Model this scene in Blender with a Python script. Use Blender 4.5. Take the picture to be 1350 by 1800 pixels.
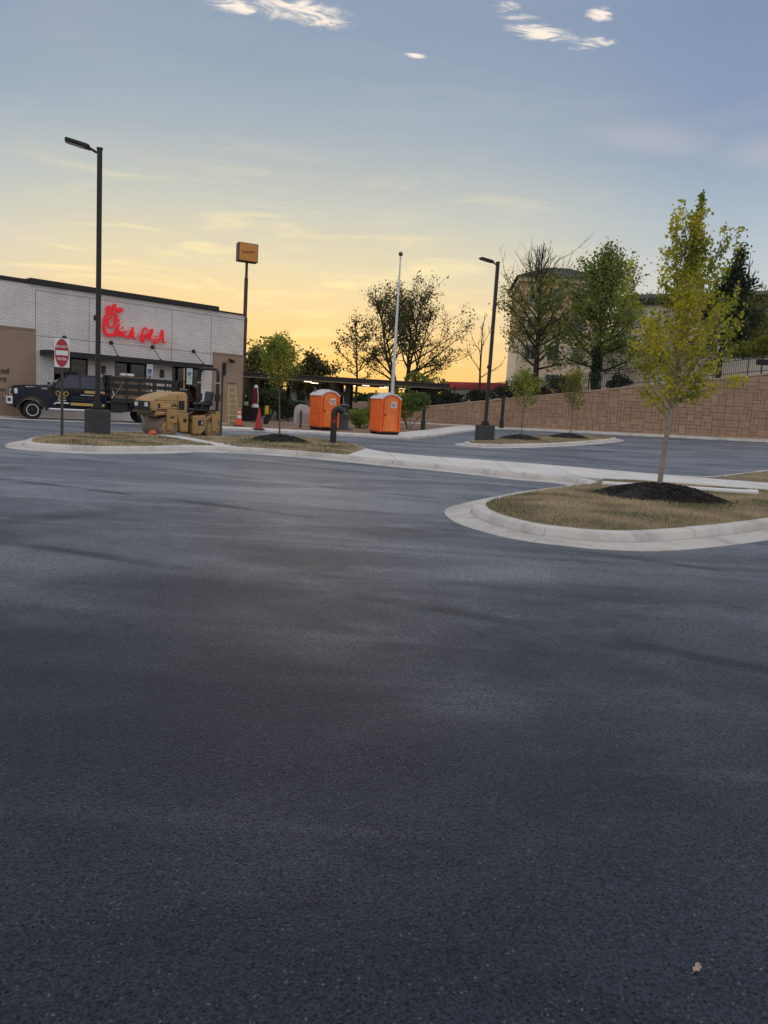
import bpy, bmesh, math, random
from mathutils import Vector, Matrix, noise, geometry
R = math.radians
rnd = random.Random(7)
sc = bpy.context.scene
for o in list(bpy.data.objects): bpy.data.objects.remove(o)
COL = sc.collection

# ------------------------------------------------------------------ camera
FPX, ROLL, PITCH, EYE = 1340.0, 0.0605, math.atan(184 / 1340.0), 1.6
cam_d = bpy.data.cameras.new('camera'); cam = bpy.data.objects.new('camera', cam_d); COL.objects.link(cam)
cam_d.sensor_fit = 'VERTICAL'; cam_d.sensor_height = 36.0; cam_d.sensor_width = 27.0
cam_d.lens = 36.0 * FPX / 1800.0; cam_d.clip_start = 0.05; cam_d.clip_end = 3000
_F = Vector((0, math.cos(PITCH), -math.sin(PITCH))); _U = Vector((0, math.sin(PITCH), math.cos(PITCH))); _R = Vector((1, 0, 0))
_cx = _R * math.cos(ROLL) + _U * math.sin(ROLL); _cy = -_R * math.sin(ROLL) + _U * math.cos(ROLL); _cz = -_F
cam.matrix_world = Matrix(((_cx.x, _cy.x, _cz.x, 0), (_cx.y, _cy.y, _cz.y, 0), (_cx.z, _cy.z, _cz.z, EYE), (0, 0, 0, 1)))
sc.camera = cam

# ------------------------------------------------------------------ world, sun, exposure
SUN_AZ, SUN_EL = R(-7.5), R(2.0)       # azimuth from +Y towards +X
def build_world():
    w = bpy.data.worlds.new('World'); sc.world = w; w.use_nodes = True
    nt = w.node_tree; N = nt.nodes; L = nt.links; N.clear()
    def nd(t, **k):
        n = N.new(t)
        for a, b in k.items(): setattr(n, a, b)
        return n
    def math_(op, a, b=None, c=None, clamp=False):
        n = nd('ShaderNodeMath', operation=op); n.use_clamp = clamp
        for i, x in enumerate((a, b, c)):
            if x is None: continue
            if isinstance(x, (int, float)): n.inputs[i].default_value = x
            else: L.new(x, n.inputs[i])
        return n.outputs[0]
    def mixc(fac, a, b, bt='MIX'):
        n = nd('ShaderNodeMix', data_type='RGBA', blend_type=bt)
        for s, x in ((0, fac), (6, a), (7, b)):
            if isinstance(x, (int, float)): n.inputs[s].default_value = x
            elif isinstance(x, tuple): n.inputs[s].default_value = (*x, 1)
            else: L.new(x, n.inputs[s])
        return n.outputs[2]
    sky = nd('ShaderNodeTexSky', sky_type='NISHITA'); sky.sun_disc = False
    sky.sun_elevation = SUN_EL; sky.sun_rotation = SUN_AZ; sky.altitude = 200; sky.air_density = 1.0; sky.dust_density = 1.6; sky.ozone_density = 1.3
    geo = nd('ShaderNodeTexCoord'); sep = nd('ShaderNodeSeparateXYZ'); L.new(geo.outputs['Generated'], sep.inputs[0])
    x, y, z = sep.outputs
    zc = math_('MAXIMUM', z, 0.0)
    # evening haze: pale warm band low in the sky, warmest towards the sunken sun
    ramp = nd('ShaderNodeValToRGB'); L.new(zc, ramp.inputs[0]); cr = ramp.color_ramp
    stops = HAZE_COOL
    cr.elements[0].position, cr.elements[0].color = stops[0][0], (*stops[0][1], 1)
    cr.elements[1].position, cr.elements[1].color = stops[-1][0], (*stops[-1][1], 1)
    for p_, c_ in stops[1:-1]: e = cr.elements.new(p_); e.color = (*c_, 1)
    ramp2 = nd('ShaderNodeValToRGB'); L.new(zc, ramp2.inputs[0]); cr2 = ramp2.color_ramp
    stops = HAZE_WARM
    cr2.elements[0].position, cr2.elements[0].color = stops[0][0], (*stops[0][1], 1)
    cr2.elements[1].position, cr2.elements[1].color = stops[-1][0], (*stops[-1][1], 1)
    for p_, c_ in stops[1:-1]: e = cr2.elements.new(p_); e.color = (*c_, 1)
    # angle to the sun's azimuth
    sx, sy = math.sin(SUN_AZ), math.cos(SUN_AZ)
    hl = math_('SQRT', math_('ADD', math_('MULTIPLY', x, x), math_('MULTIPLY', y, y)))
    ca = math_('DIVIDE', math_('ADD', math_('MULTIPLY', x, sx), math_('MULTIPLY', y, sy)), math_('MAXIMUM', hl, 0.001))
    mr = nd('ShaderNodeMapRange', interpolation_type='SMOOTHSTEP'); L.new(ca, mr.inputs[0]); mr.inputs[1].default_value = 0.865; mr.inputs[2].default_value = 0.999
    haze = mixc(mr.outputs[0], ramp.outputs[0], ramp2.outputs[0])
    skys = mixc(1.0, sky.outputs[0], (SKY_STR,) * 3, 'MULTIPLY')
    hz = nd('ShaderNodeMapRange', interpolation_type='LINEAR'); L.new(zc, hz.inputs[0]); hz.inputs[1].default_value = 0.0; hz.inputs[2].default_value = 0.9; hz.inputs[3].default_value = 0.95; hz.inputs[4].default_value = 0.94
    base = mixc(hz.outputs[0], skys, haze)
    # clouds: noise on a high plane
    zz = math_('ADD', zc, 0.06)
    px = math_('DIVIDE', x, zz); py = math_('DIVIDE', y, zz)
    cv = nd('ShaderNodeCombineXYZ'); L.new(px, cv.inputs[0]); L.new(py, cv.inputs[1])
    def cloudfield(scale, rot, sy_, detail, lo, hi, dist=0.4, off=(0, 0, 0)):
        mp = nd('ShaderNodeMapping'); L.new(cv.outputs[0], mp.inputs[0]); mp.inputs['Rotation'].default_value = (0, 0, rot); mp.inputs['Scale'].default_value = (scale, scale * sy_, 1); mp.inputs['Location'].default_value = off
        nz = nd('ShaderNodeTexNoise'); L.new(mp.outputs[0], nz.inputs[0]); nz.inputs['Scale'].default_value = 1; nz.inputs['Detail'].default_value = detail; nz.inputs['Roughness'].default_value = 0.62; nz.inputs['Distortion'].default_value = dist
        m = nd('ShaderNodeMapRange', interpolation_type='SMOOTHSTEP'); L.new(nz.outputs[0], m.inputs[0]); m.inputs[1].default_value = lo; m.inputs[2].default_value = hi
        return m.outputs[0]
    def blob(cx, cy, rx, ry, rot):
        mp = nd('ShaderNodeMapping', vector_type='TEXTURE'); L.new(cv.outputs[0], mp.inputs[0]); mp.inputs['Location'].default_value = (cx, cy, 0); mp.inputs['Rotation'].default_value = (0, 0, rot); mp.inputs['Scale'].default_value = (rx, ry, 1)
        ln = nd('ShaderNodeVectorMath', operation='LENGTH'); L.new(mp.outputs[0], ln.inputs[0])
        m = nd('ShaderNodeMapRange', interpolation_type='SMOOTHSTEP'); L.new(ln.outputs['Value'], m.inputs[0]); m.inputs[1].default_value = 1.0; m.inputs[2].default_value = 0.1
        return m.outputs[0]
    wisps = cloudfield(10.0, 0.5, 1.8, 12, 0.36, 0.68, 1.3, (2.3, 0.7, 0))
    tot = None
    for b in CLOUDS:
        v = blob(*b); tot = v if tot is None else math_('MAXIMUM', tot, v)
    thr = math_('ADD', math_('MULTIPLY', wisps, 1.15), math_('MULTIPLY', tot, 0.34))
    cm = nd('ShaderNodeMapRange', interpolation_type='SMOOTHSTEP'); L.new(math_('MULTIPLY', tot, thr), cm.inputs[0]); cm.inputs[1].default_value = 0.16; cm.inputs[2].default_value = 1.25
    base = mixc(math_('MULTIPLY', cm.outputs[0], 0.85), base, CLOUD_COL)
    bank = math_('MAXIMUM', blob(0.74, 2.42, 0.34, 0.16, 0.2), blob(1.12, 2.45, 0.26, 0.20, 0.1))
    base = mixc(math_('MULTIPLY', bank, 0.26), base, VEIL_COL)
    # unseen broken cloud layer added overhead and behind the camera to brighten the scene
    fill_deck = cloudfield(1.5, 0.35, 1.3, 8, 0.36, 0.56, 0.5, (7.7, 3.1, 0))
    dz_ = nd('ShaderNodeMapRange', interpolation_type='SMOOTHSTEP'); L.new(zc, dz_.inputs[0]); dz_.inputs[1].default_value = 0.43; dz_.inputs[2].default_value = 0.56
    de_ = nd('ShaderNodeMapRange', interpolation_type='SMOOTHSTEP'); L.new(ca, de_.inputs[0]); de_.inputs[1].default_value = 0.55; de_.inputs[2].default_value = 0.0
    base = mixc(math_('MULTIPLY', math_('MULTIPLY', fill_deck, math_('MAXIMUM', dz_.outputs[0], de_.outputs[0])), 0.84), base, FILL_DECK_COL)
    # thin veil everywhere and lit streaks low over the sunset
    veil = cloudfield(0.9, 0.3, 2.2, 6, 0.45, 0.8, 0.3, (5.1, 1.2, 0))
    base = mixc(math_('MULTIPLY', veil, 0.16), base, VEIL_COL)
    st = nd('ShaderNodeCombineXYZ'); L.new(math_('MULTIPLY', ca, 0.0), st.inputs[2])
    az = math_('ARCTAN2', x, y); L.new(math_('MULTIPLY', az, 7.0), st.inputs[0]); L.new(math_('MULTIPLY', z, 46.0), st.inputs[1])
    sn = nd('ShaderNodeTexNoise'); L.new(st.outputs[0], sn.inputs[0]); sn.inputs['Scale'].default_value = 1.0; sn.inputs['Detail'].default_value = 5; sn.inputs['Roughness'].default_value = 0.55; sn.inputs['Distortion'].default_value = 0.5
    sm = nd('ShaderNodeMapRange', interpolation_type='SMOOTHSTEP'); L.new(sn.outputs[0], sm.inputs[0]); sm.inputs[1].default_value = 0.50; sm.inputs[2].default_value = 0.72
    lowm = nd('ShaderNodeMapRange', interpolation_type='SMOOTHSTEP'); L.new(z, lowm.inputs[0]); lowm.inputs[1].default_value = 0.34; lowm.inputs[2].default_value = 0.08
    base = mixc(math_('MULTIPLY', math_('MULTIPLY', sm.outputs[0], lowm.outputs[0]), math_('MULTIPLY', mr.outputs[0], 0.55)), base, STREAK_COL)
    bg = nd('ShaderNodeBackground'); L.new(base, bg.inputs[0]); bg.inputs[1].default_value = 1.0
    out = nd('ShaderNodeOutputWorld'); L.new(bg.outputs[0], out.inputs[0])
def hexl(h):
    h = h.lstrip('#'); c = [int(h[i:i + 2], 16) / 255 for i in (0, 2, 4)]
    return tuple(x / 12.92 if x <= 0.04045 else ((x + 0.055) / 1.055) ** 2.4 for x in c)
SKY_STR = 0.07
def skyc(h, k=0.74): return tuple(c * k for c in hexl(h))
HAZE_COOL = [(0.0, skyc('d8cdbd')), (0.07, skyc('d6d0c6')), (0.16, skyc('c6cccd')), (0.24, skyc('a9b8c5')), (0.32, skyc('8b9db8')), (0.42, skyc('8093b2')), (1.0, skyc('8093b2'))]
HAZE_WARM = [(0.0, skyc('fbbd58')), (0.055, skyc('fdcf7a')), (0.105, skyc('f8d79a')), (0.165, skyc('e6d8b2')), (0.23, skyc('c8cabd')), (0.30, skyc('aab5bc')), (0.38, skyc('94a4b7')), (0.46, skyc('8799b2')), (1.0, skyc('8093b2'))]
FILL_DECK_COL = skyc('ebe8e8', 0.85); CLOUD_COL = skyc('f8e8d6', 0.85); VEIL_COL = skyc('d2c8c6'); STREAK_COL = skyc('ffe6a2', 0.9)
CLOUDS = [(-0.37, 1.850, 0.17, 0.085, 0.15), (-0.24, 1.868, 0.19, 0.10, 0.40), (0.285, 1.882, 0.19, 0.070, 0.42), (0.40, 1.94, 0.09, 0.035, -0.3), (0.435, 1.91, 0.07, 0.035, 0.1), (0.41, 1.80, 0.06, 0.05, 0.3), (0.20, 1.80, 0.05, 0.04, 0), (0.009, 2.03, 0.05, 0.022, 0.1)]
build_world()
sd = bpy.data.lights.new('sun', 'SUN'); sd.energy = 0.3; sd.angle = R(12.0); sd.color = (1.0, 0.78, 0.48)
sun = bpy.data.objects.new('sun', sd); COL.objects.link(sun)
_sv = Vector((math.sin(SUN_AZ) * math.cos(SUN_EL), math.cos(SUN_AZ) * math.cos(SUN_EL), math.sin(SUN_EL)))
sun.rotation_euler = _sv.to_track_quat('Z', 'Y').to_euler(); sun.location = (-10, 60, 30)
vs = sc.view_settings; vs.view_transform = 'Standard'; vs.look = 'None'; vs.gamma = 1.0; vs.use_curve_mapping = False; vs.exposure = 0.53

# ------------------------------------------------------------------ ground shape and placing helpers
def H(x, y):
    t = 0.030 * (y - 45) + 0.036 * (x - 3)
    return 0.5 * (t + math.sqrt(t * t + 0.02)) if t > -6 else 0.0
def ray(x, y):
    return _F + _cx * ((x - 675) / FPX) + _cy * ((900 - y) / FPX)
def G(x, y, dz=0.0):                       # a point of the photograph on the ground (dz above it)
    d = ray(x, y); z = 0.0
    for i in range(80):
        t = (z + dz - EYE) / d.z; z = 0.6 * z + 0.4 * min(H(d.x * t, d.y * t), 1.2)
    return Vector((d.x * t, d.y * t, z + dz))
def D(x, y, Y):                            # a point of the photograph at depth Y
    d = ray(x, y); t = Y / d.y
    return Vector((d.x * t, Y, EYE + d.z * t))

# ------------------------------------------------------------------ materials
MATS = {}
def mat(name, col, rough=0.6, metal=0.0, var=0.0, vscale=3.0, bump=0.0, bscale=40.0, emit=None, estr=0.0, spec=0.5, coat=0.0, col2=None, detail=5, coords='Object'):
    if name in MATS: return MATS[name]
    m = bpy.data.materials.new(name); m.use_nodes = True; nt = m.node_tree; b = nt.nodes['Principled BSDF']
    b.inputs['Base Color'].default_value = (*col, 1); b.inputs['Roughness'].default_value = rough; b.inputs['Metallic'].default_value = metal
    b.inputs['Specular IOR Level'].default_value = spec; b.inputs['Coat Weight'].default_value = coat
    if emit: b.inputs['Emission Color'].default_value = (*emit, 1); b.inputs['Emission Strength'].default_value = estr
    if var > 0 or bump > 0:
        tc = nt.nodes.new('ShaderNodeTexCoord')
    if var > 0:
        nz = nt.nodes.new('ShaderNodeTexNoise'); nt.links.new(tc.outputs[coords], nz.inputs[0]); nz.inputs['Scale'].default_value = vscale; nz.inputs['Detail'].default_value = detail; nz.inputs['Roughness'].default_value = 0.6
        rp = nt.nodes.new('ShaderNodeMapRange'); nt.links.new(nz.outputs[0], rp.inputs[0]); rp.inputs[1].default_value = 0.3; rp.inputs[2].default_value = 0.7
        mx = nt.nodes.new('ShaderNodeMix'); mx.data_type = 'RGBA'; nt.links.new(rp.outputs[0], mx.inputs[0])
        c2 = col2 if col2 else tuple(min(1, c * (1 + var)) for c in col); c1 = col if col2 else tuple(c * (1 - var) for c in col)
        mx.inputs[6].default_value = (*c1, 1); mx.inputs[7].default_value = (*c2, 1); nt.links.new(mx.outputs[2], b.inputs['Base Color'])
    if bump > 0:
        bz = nt.nodes.new('ShaderNodeTexNoise'); nt.links.new(tc.outputs[coords], bz.inputs[0]); bz.inputs['Scale'].default_value = bscale; bz.inputs['Detail'].default_value = 6
        bp = nt.nodes.new('ShaderNodeBump'); bp.inputs['Strength'].default_value = bump; bp.inputs['Distance'].default_value = 0.02; nt.links.new(bz.outputs[0], bp.inputs['Height']); nt.links.new(bp.outputs[0], b.inputs['Normal'])
    MATS[name] = m; return m
def leafmat(name, c1, c2, trans=0.45):
    if name in MATS: return MATS[name]
    m = bpy.data.materials.new(name); m.use_nodes = True; nt = m.node_tree; b = nt.nodes['Principled BSDF']; out = nt.nodes['Material Output']
    at = nt.nodes.new('ShaderNodeAttribute'); at.attribute_name = 'tint'
    mx = nt.nodes.new('ShaderNodeMix'); mx.data_type = 'RGBA'; nt.links.new(at.outputs['Fac'], mx.inputs[0]); mx.inputs[6].default_value = (*c1, 1); mx.inputs[7].default_value = (*c2, 1)
    nt.links.new(mx.outputs[2], b.inputs['Base Color']); b.inputs['Roughness'].default_value = 0.55; b.inputs['Specular IOR Level'].default_value = 0.3
    tr = nt.nodes.new('ShaderNodeBsdfTranslucent'); nt.links.new(mx.outputs[2], tr.inputs[0])
    ms = nt.nodes.new('ShaderNodeMixShader'); ms.inputs[0].default_value = trans; nt.links.new(b.outputs[0], ms.inputs[1]); nt.links.new(tr.outputs[0], ms.inputs[2]); nt.links.new(ms.outputs[0], out.inputs[0])
    MATS[name] = m; return m
def glassmat(name, tint, refl=0.12, rough=0.02):
    if name in MATS: return MATS[name]
    m = bpy.data.materials.new(name); m.use_nodes = True; nt = m.node_tree; nt.nodes.clear()
    t = nt.nodes.new('ShaderNodeBsdfTransparent'); t.inputs[0].default_value = (*tint, 1)
    g = nt.nodes.new('ShaderNodeBsdfGlossy'); g.inputs['Roughness'].default_value = rough
    fr = nt.nodes.new('ShaderNodeFresnel'); fr.inputs[0].default_value = 1.5
    ad = nt.nodes.new('ShaderNodeMath'); ad.operation = 'ADD'; ad.use_clamp = True; nt.links.new(fr.outputs[0], ad.inputs[0]); ad.inputs[1].default_value = refl
    ms = nt.nodes.new('ShaderNodeMixShader'); nt.links.new(ad.outputs[0], ms.inputs[0]); nt.links.new(t.outputs[0], ms.inputs[1]); nt.links.new(g.outputs[0], ms.inputs[2])
    out = nt.nodes.new('ShaderNodeOutputMaterial'); nt.links.new(ms.outputs[0], out.inputs[0])
    MATS[name] = m; return m

# ------------------------------------------------------------------ mesh helpers
class MB:
    def __init__(s): s.v = []; s.f = []; s.t = []
    def add(s, vs_, fs_):
        n = len(s.v); s.v += [tuple(q) for q in vs_]; s.f += [tuple(n + i for i in f) for f in fs_]; return s
    def box(s, c, d, rz=0.0, M=None, taper=None):
        x, y, z = d[0] / 2, d[1] / 2, d[2] / 2; tx, ty = taper if taper else (1, 1)
        P = [Vector((sx * x * (tx if sz > 0 else 1), sy * y * (ty if sz > 0 else 1), sz * z)) for sz in (-1, 1) for sx, sy in ((-1, -1), (1, -1), (1, 1), (-1, 1))]
        if M is not None: P = [M @ q for q in P]
        if rz: rm = Matrix.Rotation(rz, 3, 'Z'); P = [rm @ q for q in P]
        c = Vector(c); return s.add([q + c for q in P], [(3, 2, 1, 0), (4, 5, 6, 7), (0, 1, 5, 4), (1, 2, 6, 5), (2, 3, 7, 6), (3, 0, 4, 7)])
    def bx(s, x0, x1, y0, y1, z0, z1): return s.box(((x0 + x1) / 2, (y0 + y1) / 2, (z0 + z1) / 2), (abs(x1 - x0), abs(y1 - y0), abs(z1 - z0)))
    def prism(s, poly, a0, a1, axis='y'):      # polygon in the plane across axis, extruded a0..a1
        mk = {'y': lambda p, a: (p[0], a, p[1]), 'z': lambda p, a: (p[0], p[1], a), 'x': lambda p, a: (a, p[0], p[1])}[axis]
        n = len(poly); V = [mk(p, a0) for p in poly] + [mk(p, a1) for p in poly]
        return s.add(V, [tuple(range(n)), tuple(range(2 * n - 1, n - 1, -1))] + [(i, n + i, n + (i + 1) % n, (i + 1) % n)[::-1] for i in range(n)])
    def tube(s, pts, rad, n=8, caps=True, flat=1.0):
        pts = [Vector(q) for q in pts]; k = len(pts); rad = rad if isinstance(rad, (list, tuple)) else [rad] * k
        V = []; up = None
        for i in range(k):
            d = (pts[min(i + 1, k - 1)] - pts[max(i - 1, 0)])
            d = d.normalized() if d.length > 1e-9 else Vector((0, 0, 1))
            if up is None: up = Vector((0, 0, 1)) if abs(d.z) < 0.9 else Vector((1, 0, 0))
            a = d.cross(up).normalized(); b = a.cross(d).normalized(); up = b
            for j in range(n):
                t = 2 * math.pi * j / n + math.pi / n; V.append(pts[i] + a * (math.cos(t) * rad[i]) + b * (math.sin(t) * rad[i] * flat))
        F = [(i * n + j, i * n + (j + 1) % n, (i + 1) * n + (j + 1) % n, (i + 1) * n + j) for i in range(k - 1) for j in range(n)]
        if caps: F += [tuple(range(n))[::-1], tuple((k - 1) * n + j for j in range(n))]
        return s.add(V, F)
    def lathe(s, prof, n=16, c=(0, 0, 0), M=None, arc=2 * math.pi):
        V = []; k = len(prof); c = Vector(c); full = arc > 6.28
        m = n if full else n + 1
        for r_, z_ in prof:
            for j in range(m):
                t = arc * j / n; q = Vector((r_ * math.cos(t), r_ * math.sin(t), z_)); V.append((M @ q if M is not None else q) + c)
        F = [(i * m + j, i * m + (j + 1) % m, (i + 1) * m + (j + 1) % m, (i + 1) * m + j) for i in range(k - 1) for j in range(n)]
        if full: F += [tuple(range(m))[::-1], tuple((k - 1) * m + j for j in range(m))]
        return s.add(V, F)
    def ell(s, c, r_, n=12, m=8):
        prof = [(max(1e-3, math.sin(math.pi * i / m)), -math.cos(math.pi * i / m)) for i in range(m + 1)]
        return s.lathe(prof, n, c, Matrix.Diagonal(Vector(r_)))
    def build(s, name, m, parent=None, smooth=None, bevel=0.0, bseg=2, loc=None):
        me = bpy.data.meshes.new(name); me.from_pydata(s.v, [], s.f); me.validate(); me.update()
        bm = bmesh.new(); bm.from_mesh(me); bmesh.ops.recalc_face_normals(bm, faces=bm.faces); bm.to_mesh(me); bm.free()
        if m: me.materials.append(m)
        if smooth is not None: me.shade_smooth(); me.set_sharp_from_angle(angle=R(smooth))
        o = bpy.data.objects.new(name, me); COL.objects.link(o)
        if parent: o.parent = parent
        if loc: o.location = loc
        if bevel > 0:
            bv = o.modifiers.new('bevel', 'BEVEL'); bv.width = bevel; bv.segments = bseg; bv.limit_method = 'ANGLE'; bv.angle_limit = R(35)
            if smooth is not None: o.modifiers.new('wn', 'WEIGHTED_NORMAL').keep_sharp = True
        return o
def tag(o, label=None, cat=None, group=None, kind=None):
    for k, v in (('label', label), ('category', cat), ('group', group), ('kind', kind)):
        if v: o[k] = v
    return o
def thing(name, label, cat, loc=(0, 0, 0), rz=0.0, group=None):
    o = bpy.data.objects.new(name, None); COL.objects.link(o); o.location = loc; o.rotation_euler = (0, 0, rz); o.empty_display_size = 0.2
    return tag(o, label, cat, group)
def kids(o): return [c for c in bpy.data.objects if c.parent == o]
def copy_tree(o, parent=None):
    c = o.copy(); COL.objects.link(c); c.parent = parent
    for ch in kids(o): copy_tree(ch, c)
    return c
def text_mesh(txt, size, depth, m, parent, name, loc, rot, align='CENTER', sx=1.0, bold=0.0):
    cu = bpy.data.curves.new('t', 'FONT'); cu.body = txt; cu.size = size; cu.extrude = depth; cu.align_x = align; cu.align_y = 'CENTER'; cu.offset = bold; cu.resolution_u = 3
    t = bpy.data.objects.new('t', cu); COL.objects.link(t)
    bpy.context.view_layer.update(); dg = bpy.context.evaluated_depsgraph_get()
    me = bpy.data.meshes.new_from_object(t.evaluated_get(dg)); bpy.data.objects.remove(t); bpy.data.curves.remove(cu)
    me.materials.clear(); me.materials.append(m); o = bpy.data.objects.new(name, me); COL.objects.link(o); o.parent = parent; o.location = loc; o.rotation_euler = rot; o.scale = (sx, 1, 1)
    return o
def smooth_path(P, step=0.3):
    P = [Vector(q) for q in P]; out = []
    for i in range(len(P) - 1):
        a, b, c, d = P[max(i - 1, 0)], P[i], P[i + 1], P[min(i + 2, len(P) - 1)]
        n = max(2, int((c - b).length / step))
        for j in range(n):
            t = j / n; out.append(0.5 * ((2 * b) + (c - a) * t + (2 * a - 5 * b + 4 * c - d) * t * t + (3 * b - a - 3 * c + d) * t ** 3))
    out.append(P[-1]); return out

# ------------------------------------------------------------------ ground materials
def asphalt_mat():
    m = bpy.data.materials.new('asphalt'); m.use_nodes = True; nt = m.node_tree; N = nt.nodes; L = nt.links; b = N['Principled BSDF']
    tc = N.new('ShaderNodeTexCoord')
    def noise_(scale, detail=4, rough=0.6, sc_=(1, 1, 1), rot=0, dist=0.0):
        mp = N.new('ShaderNodeMapping'); L.new(tc.outputs['Object'], mp.inputs[0]); mp.inputs['Scale'].default_value = sc_; mp.inputs['Rotation'].default_value = (0, 0, rot)
        n = N.new('ShaderNodeTexNoise'); L.new(mp.outputs[0], n.inputs[0]); n.inputs['Scale'].default_value = scale; n.inputs['Detail'].default_value = detail; n.inputs['Roughness'].default_value = rough; n.inputs['Distortion'].default_value = dist
        return n.outputs[0]
    def rng(x, a, b_, c, d):
        n = N.new('ShaderNodeMapRange'); n.interpolation_type = 'SMOOTHSTEP'; L.new(x, n.inputs[0])
        for i, v in enumerate((a, b_, c, d)): n.inputs[i + 1].default_value = v
        return n.outputs[0]
    def mx(f, a, b_, bt='MIX'):
        n = N.new('ShaderNodeMix'); n.data_type = 'RGBA'; n.blend_type = bt
        for s, x in ((0, f), (6, a), (7, b_)):
            if isinstance(x, float): n.inputs[s].default_value = x
            elif isinstance(x, tuple): n.inputs[s].default_value = (*x, 1)
            else: L.new(x, n.inputs[s])
        return n.outputs[2]
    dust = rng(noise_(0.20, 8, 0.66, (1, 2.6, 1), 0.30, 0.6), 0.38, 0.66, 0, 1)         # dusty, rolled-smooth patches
    lane = rng(noise_(0.40, 7, 0.62, (0.22, 2.6, 1), -0.22, 0.4), 0.50, 0.62, 0, 1)      # paver passes and roller tracks
    damp = rng(noise_(0.26, 7, 0.62, (1, 1.8, 1), 1.1, 0.5), 0.50, 0.66, 0, 1)
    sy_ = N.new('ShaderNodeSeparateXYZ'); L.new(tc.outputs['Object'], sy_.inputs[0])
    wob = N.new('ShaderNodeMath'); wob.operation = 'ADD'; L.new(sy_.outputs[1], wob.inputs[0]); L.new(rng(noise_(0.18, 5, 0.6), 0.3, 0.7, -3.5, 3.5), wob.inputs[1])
    sheen_dust = rng(wob.outputs[0], 2.5, 13.0, 0.12, 1.0)                                       # grazing sheen painted in, paler farther out; also fresh seal near, driven-on dust beyond
    dm = N.new('ShaderNodeMath'); dm.operation = 'MULTIPLY'; L.new(rng(dust, 0, 1, 0.55, 1.0), dm.inputs[0]); L.new(sheen_dust, dm.inputs[1])
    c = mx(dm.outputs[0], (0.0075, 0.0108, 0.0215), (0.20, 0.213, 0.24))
    lnm = N.new('ShaderNodeMath'); lnm.operation = 'MULTIPLY'; L.new(rng(lane, 0, 1, 0, 0.5), lnm.inputs[0]); L.new(sheen_dust, lnm.inputs[1]); c = mx(lnm.outputs[0], c, (0.20, 0.21, 0.232))
    c = mx(rng(damp, 0, 1, 0, 0.42), c, (0.007, 0.009, 0.017))
    wv = N.new('ShaderNodeTexWave'); wv.wave_type = 'BANDS'; wv.bands_direction = 'Y'; wm = N.new('ShaderNodeMapping'); L.new(tc.outputs['Object'], wm.inputs[0]); wm.inputs['Rotation'].default_value = (0, 0, 0.42); L.new(wm.outputs[0], wv.inputs[0]); wv.inputs['Scale'].default_value = 0.085; wv.inputs['Distortion'].default_value = 1.2; wv.inputs['Detail'].default_value = 3; wv.inputs['Detail Scale'].default_value = 0.8
    seam = N.new('ShaderNodeMath'); seam.operation = 'MULTIPLY'; L.new(rng(wv.outputs['Fac'], 0.985, 1.0, 0, 1), seam.inputs[0]); L.new(rng(noise_(0.5, 3), 0.42, 0.6, 0, 0.7), seam.inputs[1])
    c = mx(seam.outputs[0], c, (0.010, 0.012, 0.018))
    vo = N.new('ShaderNodeTexVoronoi'); vo.feature = 'F1'; L.new(tc.outputs['Object'], vo.inputs[0]); vo.inputs['Scale'].default_value = 85
    sep = N.new('ShaderNodeSeparateColor'); L.new(vo.outputs['Color'], sep.inputs[0])
    stone = rng(sep.outputs[0], 0.62, 1.0, 0, 1)
    c = mx(rng(stone, 0, 1, 0, 0.45), c, (0.026, 0.030, 0.040))
    cv_ = N.new('ShaderNodeTexVoronoi'); L.new(tc.outputs['Object'], cv_.inputs[0]); cv_.inputs['Scale'].default_value = 150; cs_ = N.new('ShaderNodeSeparateColor'); L.new(cv_.outputs['Color'], cs_.inputs[0]); fl = rng(cs_.outputs[1], 0.975, 0.995, 0, 0.5); c = mx(fl, c, (0.13, 0.13, 0.135))    # pale chips of aggregate
    pv = N.new('ShaderNodeTexVoronoi'); pv.feature = 'F1'; L.new(tc.outputs['Object'], pv.inputs[0]); pv.inputs['Scale'].default_value = 62; pv.inputs['Randomness'].default_value = 1.0
    psep = N.new('ShaderNodeSeparateColor'); L.new(pv.outputs['Color'], psep.inputs[0])
    pm = N.new('ShaderNodeMath'); pm.operation = 'MULTIPLY'; L.new(rng(psep.outputs[0], 0.60, 0.78, 0, 1), pm.inputs[0]); L.new(rng(pv.outputs['Distance'], 0.42, 0.20, 0, 1), pm.inputs[1])
    pit = pm.outputs[0]; c = mx(rng(pit, 0, 1, 0, 0.95), c, (0.002, 0.003, 0.005))
    gr = noise_(95, 5, 0.85); mlt = N.new('ShaderNodeMix'); mlt.data_type = 'RGBA'; mlt.blend_type = 'MULTIPLY'; mlt.inputs[0].default_value = 1.0; L.new(c, mlt.inputs[6]); L.new(rng(gr, 0.36, 0.64, 0.2, 2.3), mlt.inputs[7]); c = mlt.outputs[2]
    L.new(c, b.inputs['Base Color'])
    ro = N.new('ShaderNodeMix'); ro.data_type = 'FLOAT'; L.new(dust, ro.inputs[0]); ro.inputs[2].default_value = 0.58; ro.inputs[3].default_value = 0.52; L.new(ro.outputs[0], b.inputs['Roughness'])
    b.inputs['Specular IOR Level'].default_value = 0.24; b.inputs['Specular Tint'].default_value = (0.72, 0.86, 1.0, 1)
    bp = N.new('ShaderNodeBump'); bp.inputs['Strength'].default_value = 0.6; bp.inputs['Distance'].default_value = 0.007
    h1 = N.new('ShaderNodeMath'); h1.operation = 'SUBTRACT'; L.new(noise_(85, 5, 0.8), h1.inputs[0]); L.new(vo.outputs['Distance'], h1.inputs[1])
    h2 = N.new('ShaderNodeMath'); h2.operation = 'SUBTRACT'; L.new(h1.outputs[0], h2.inputs[0]); L.new(pit, h2.inputs[1])
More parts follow.
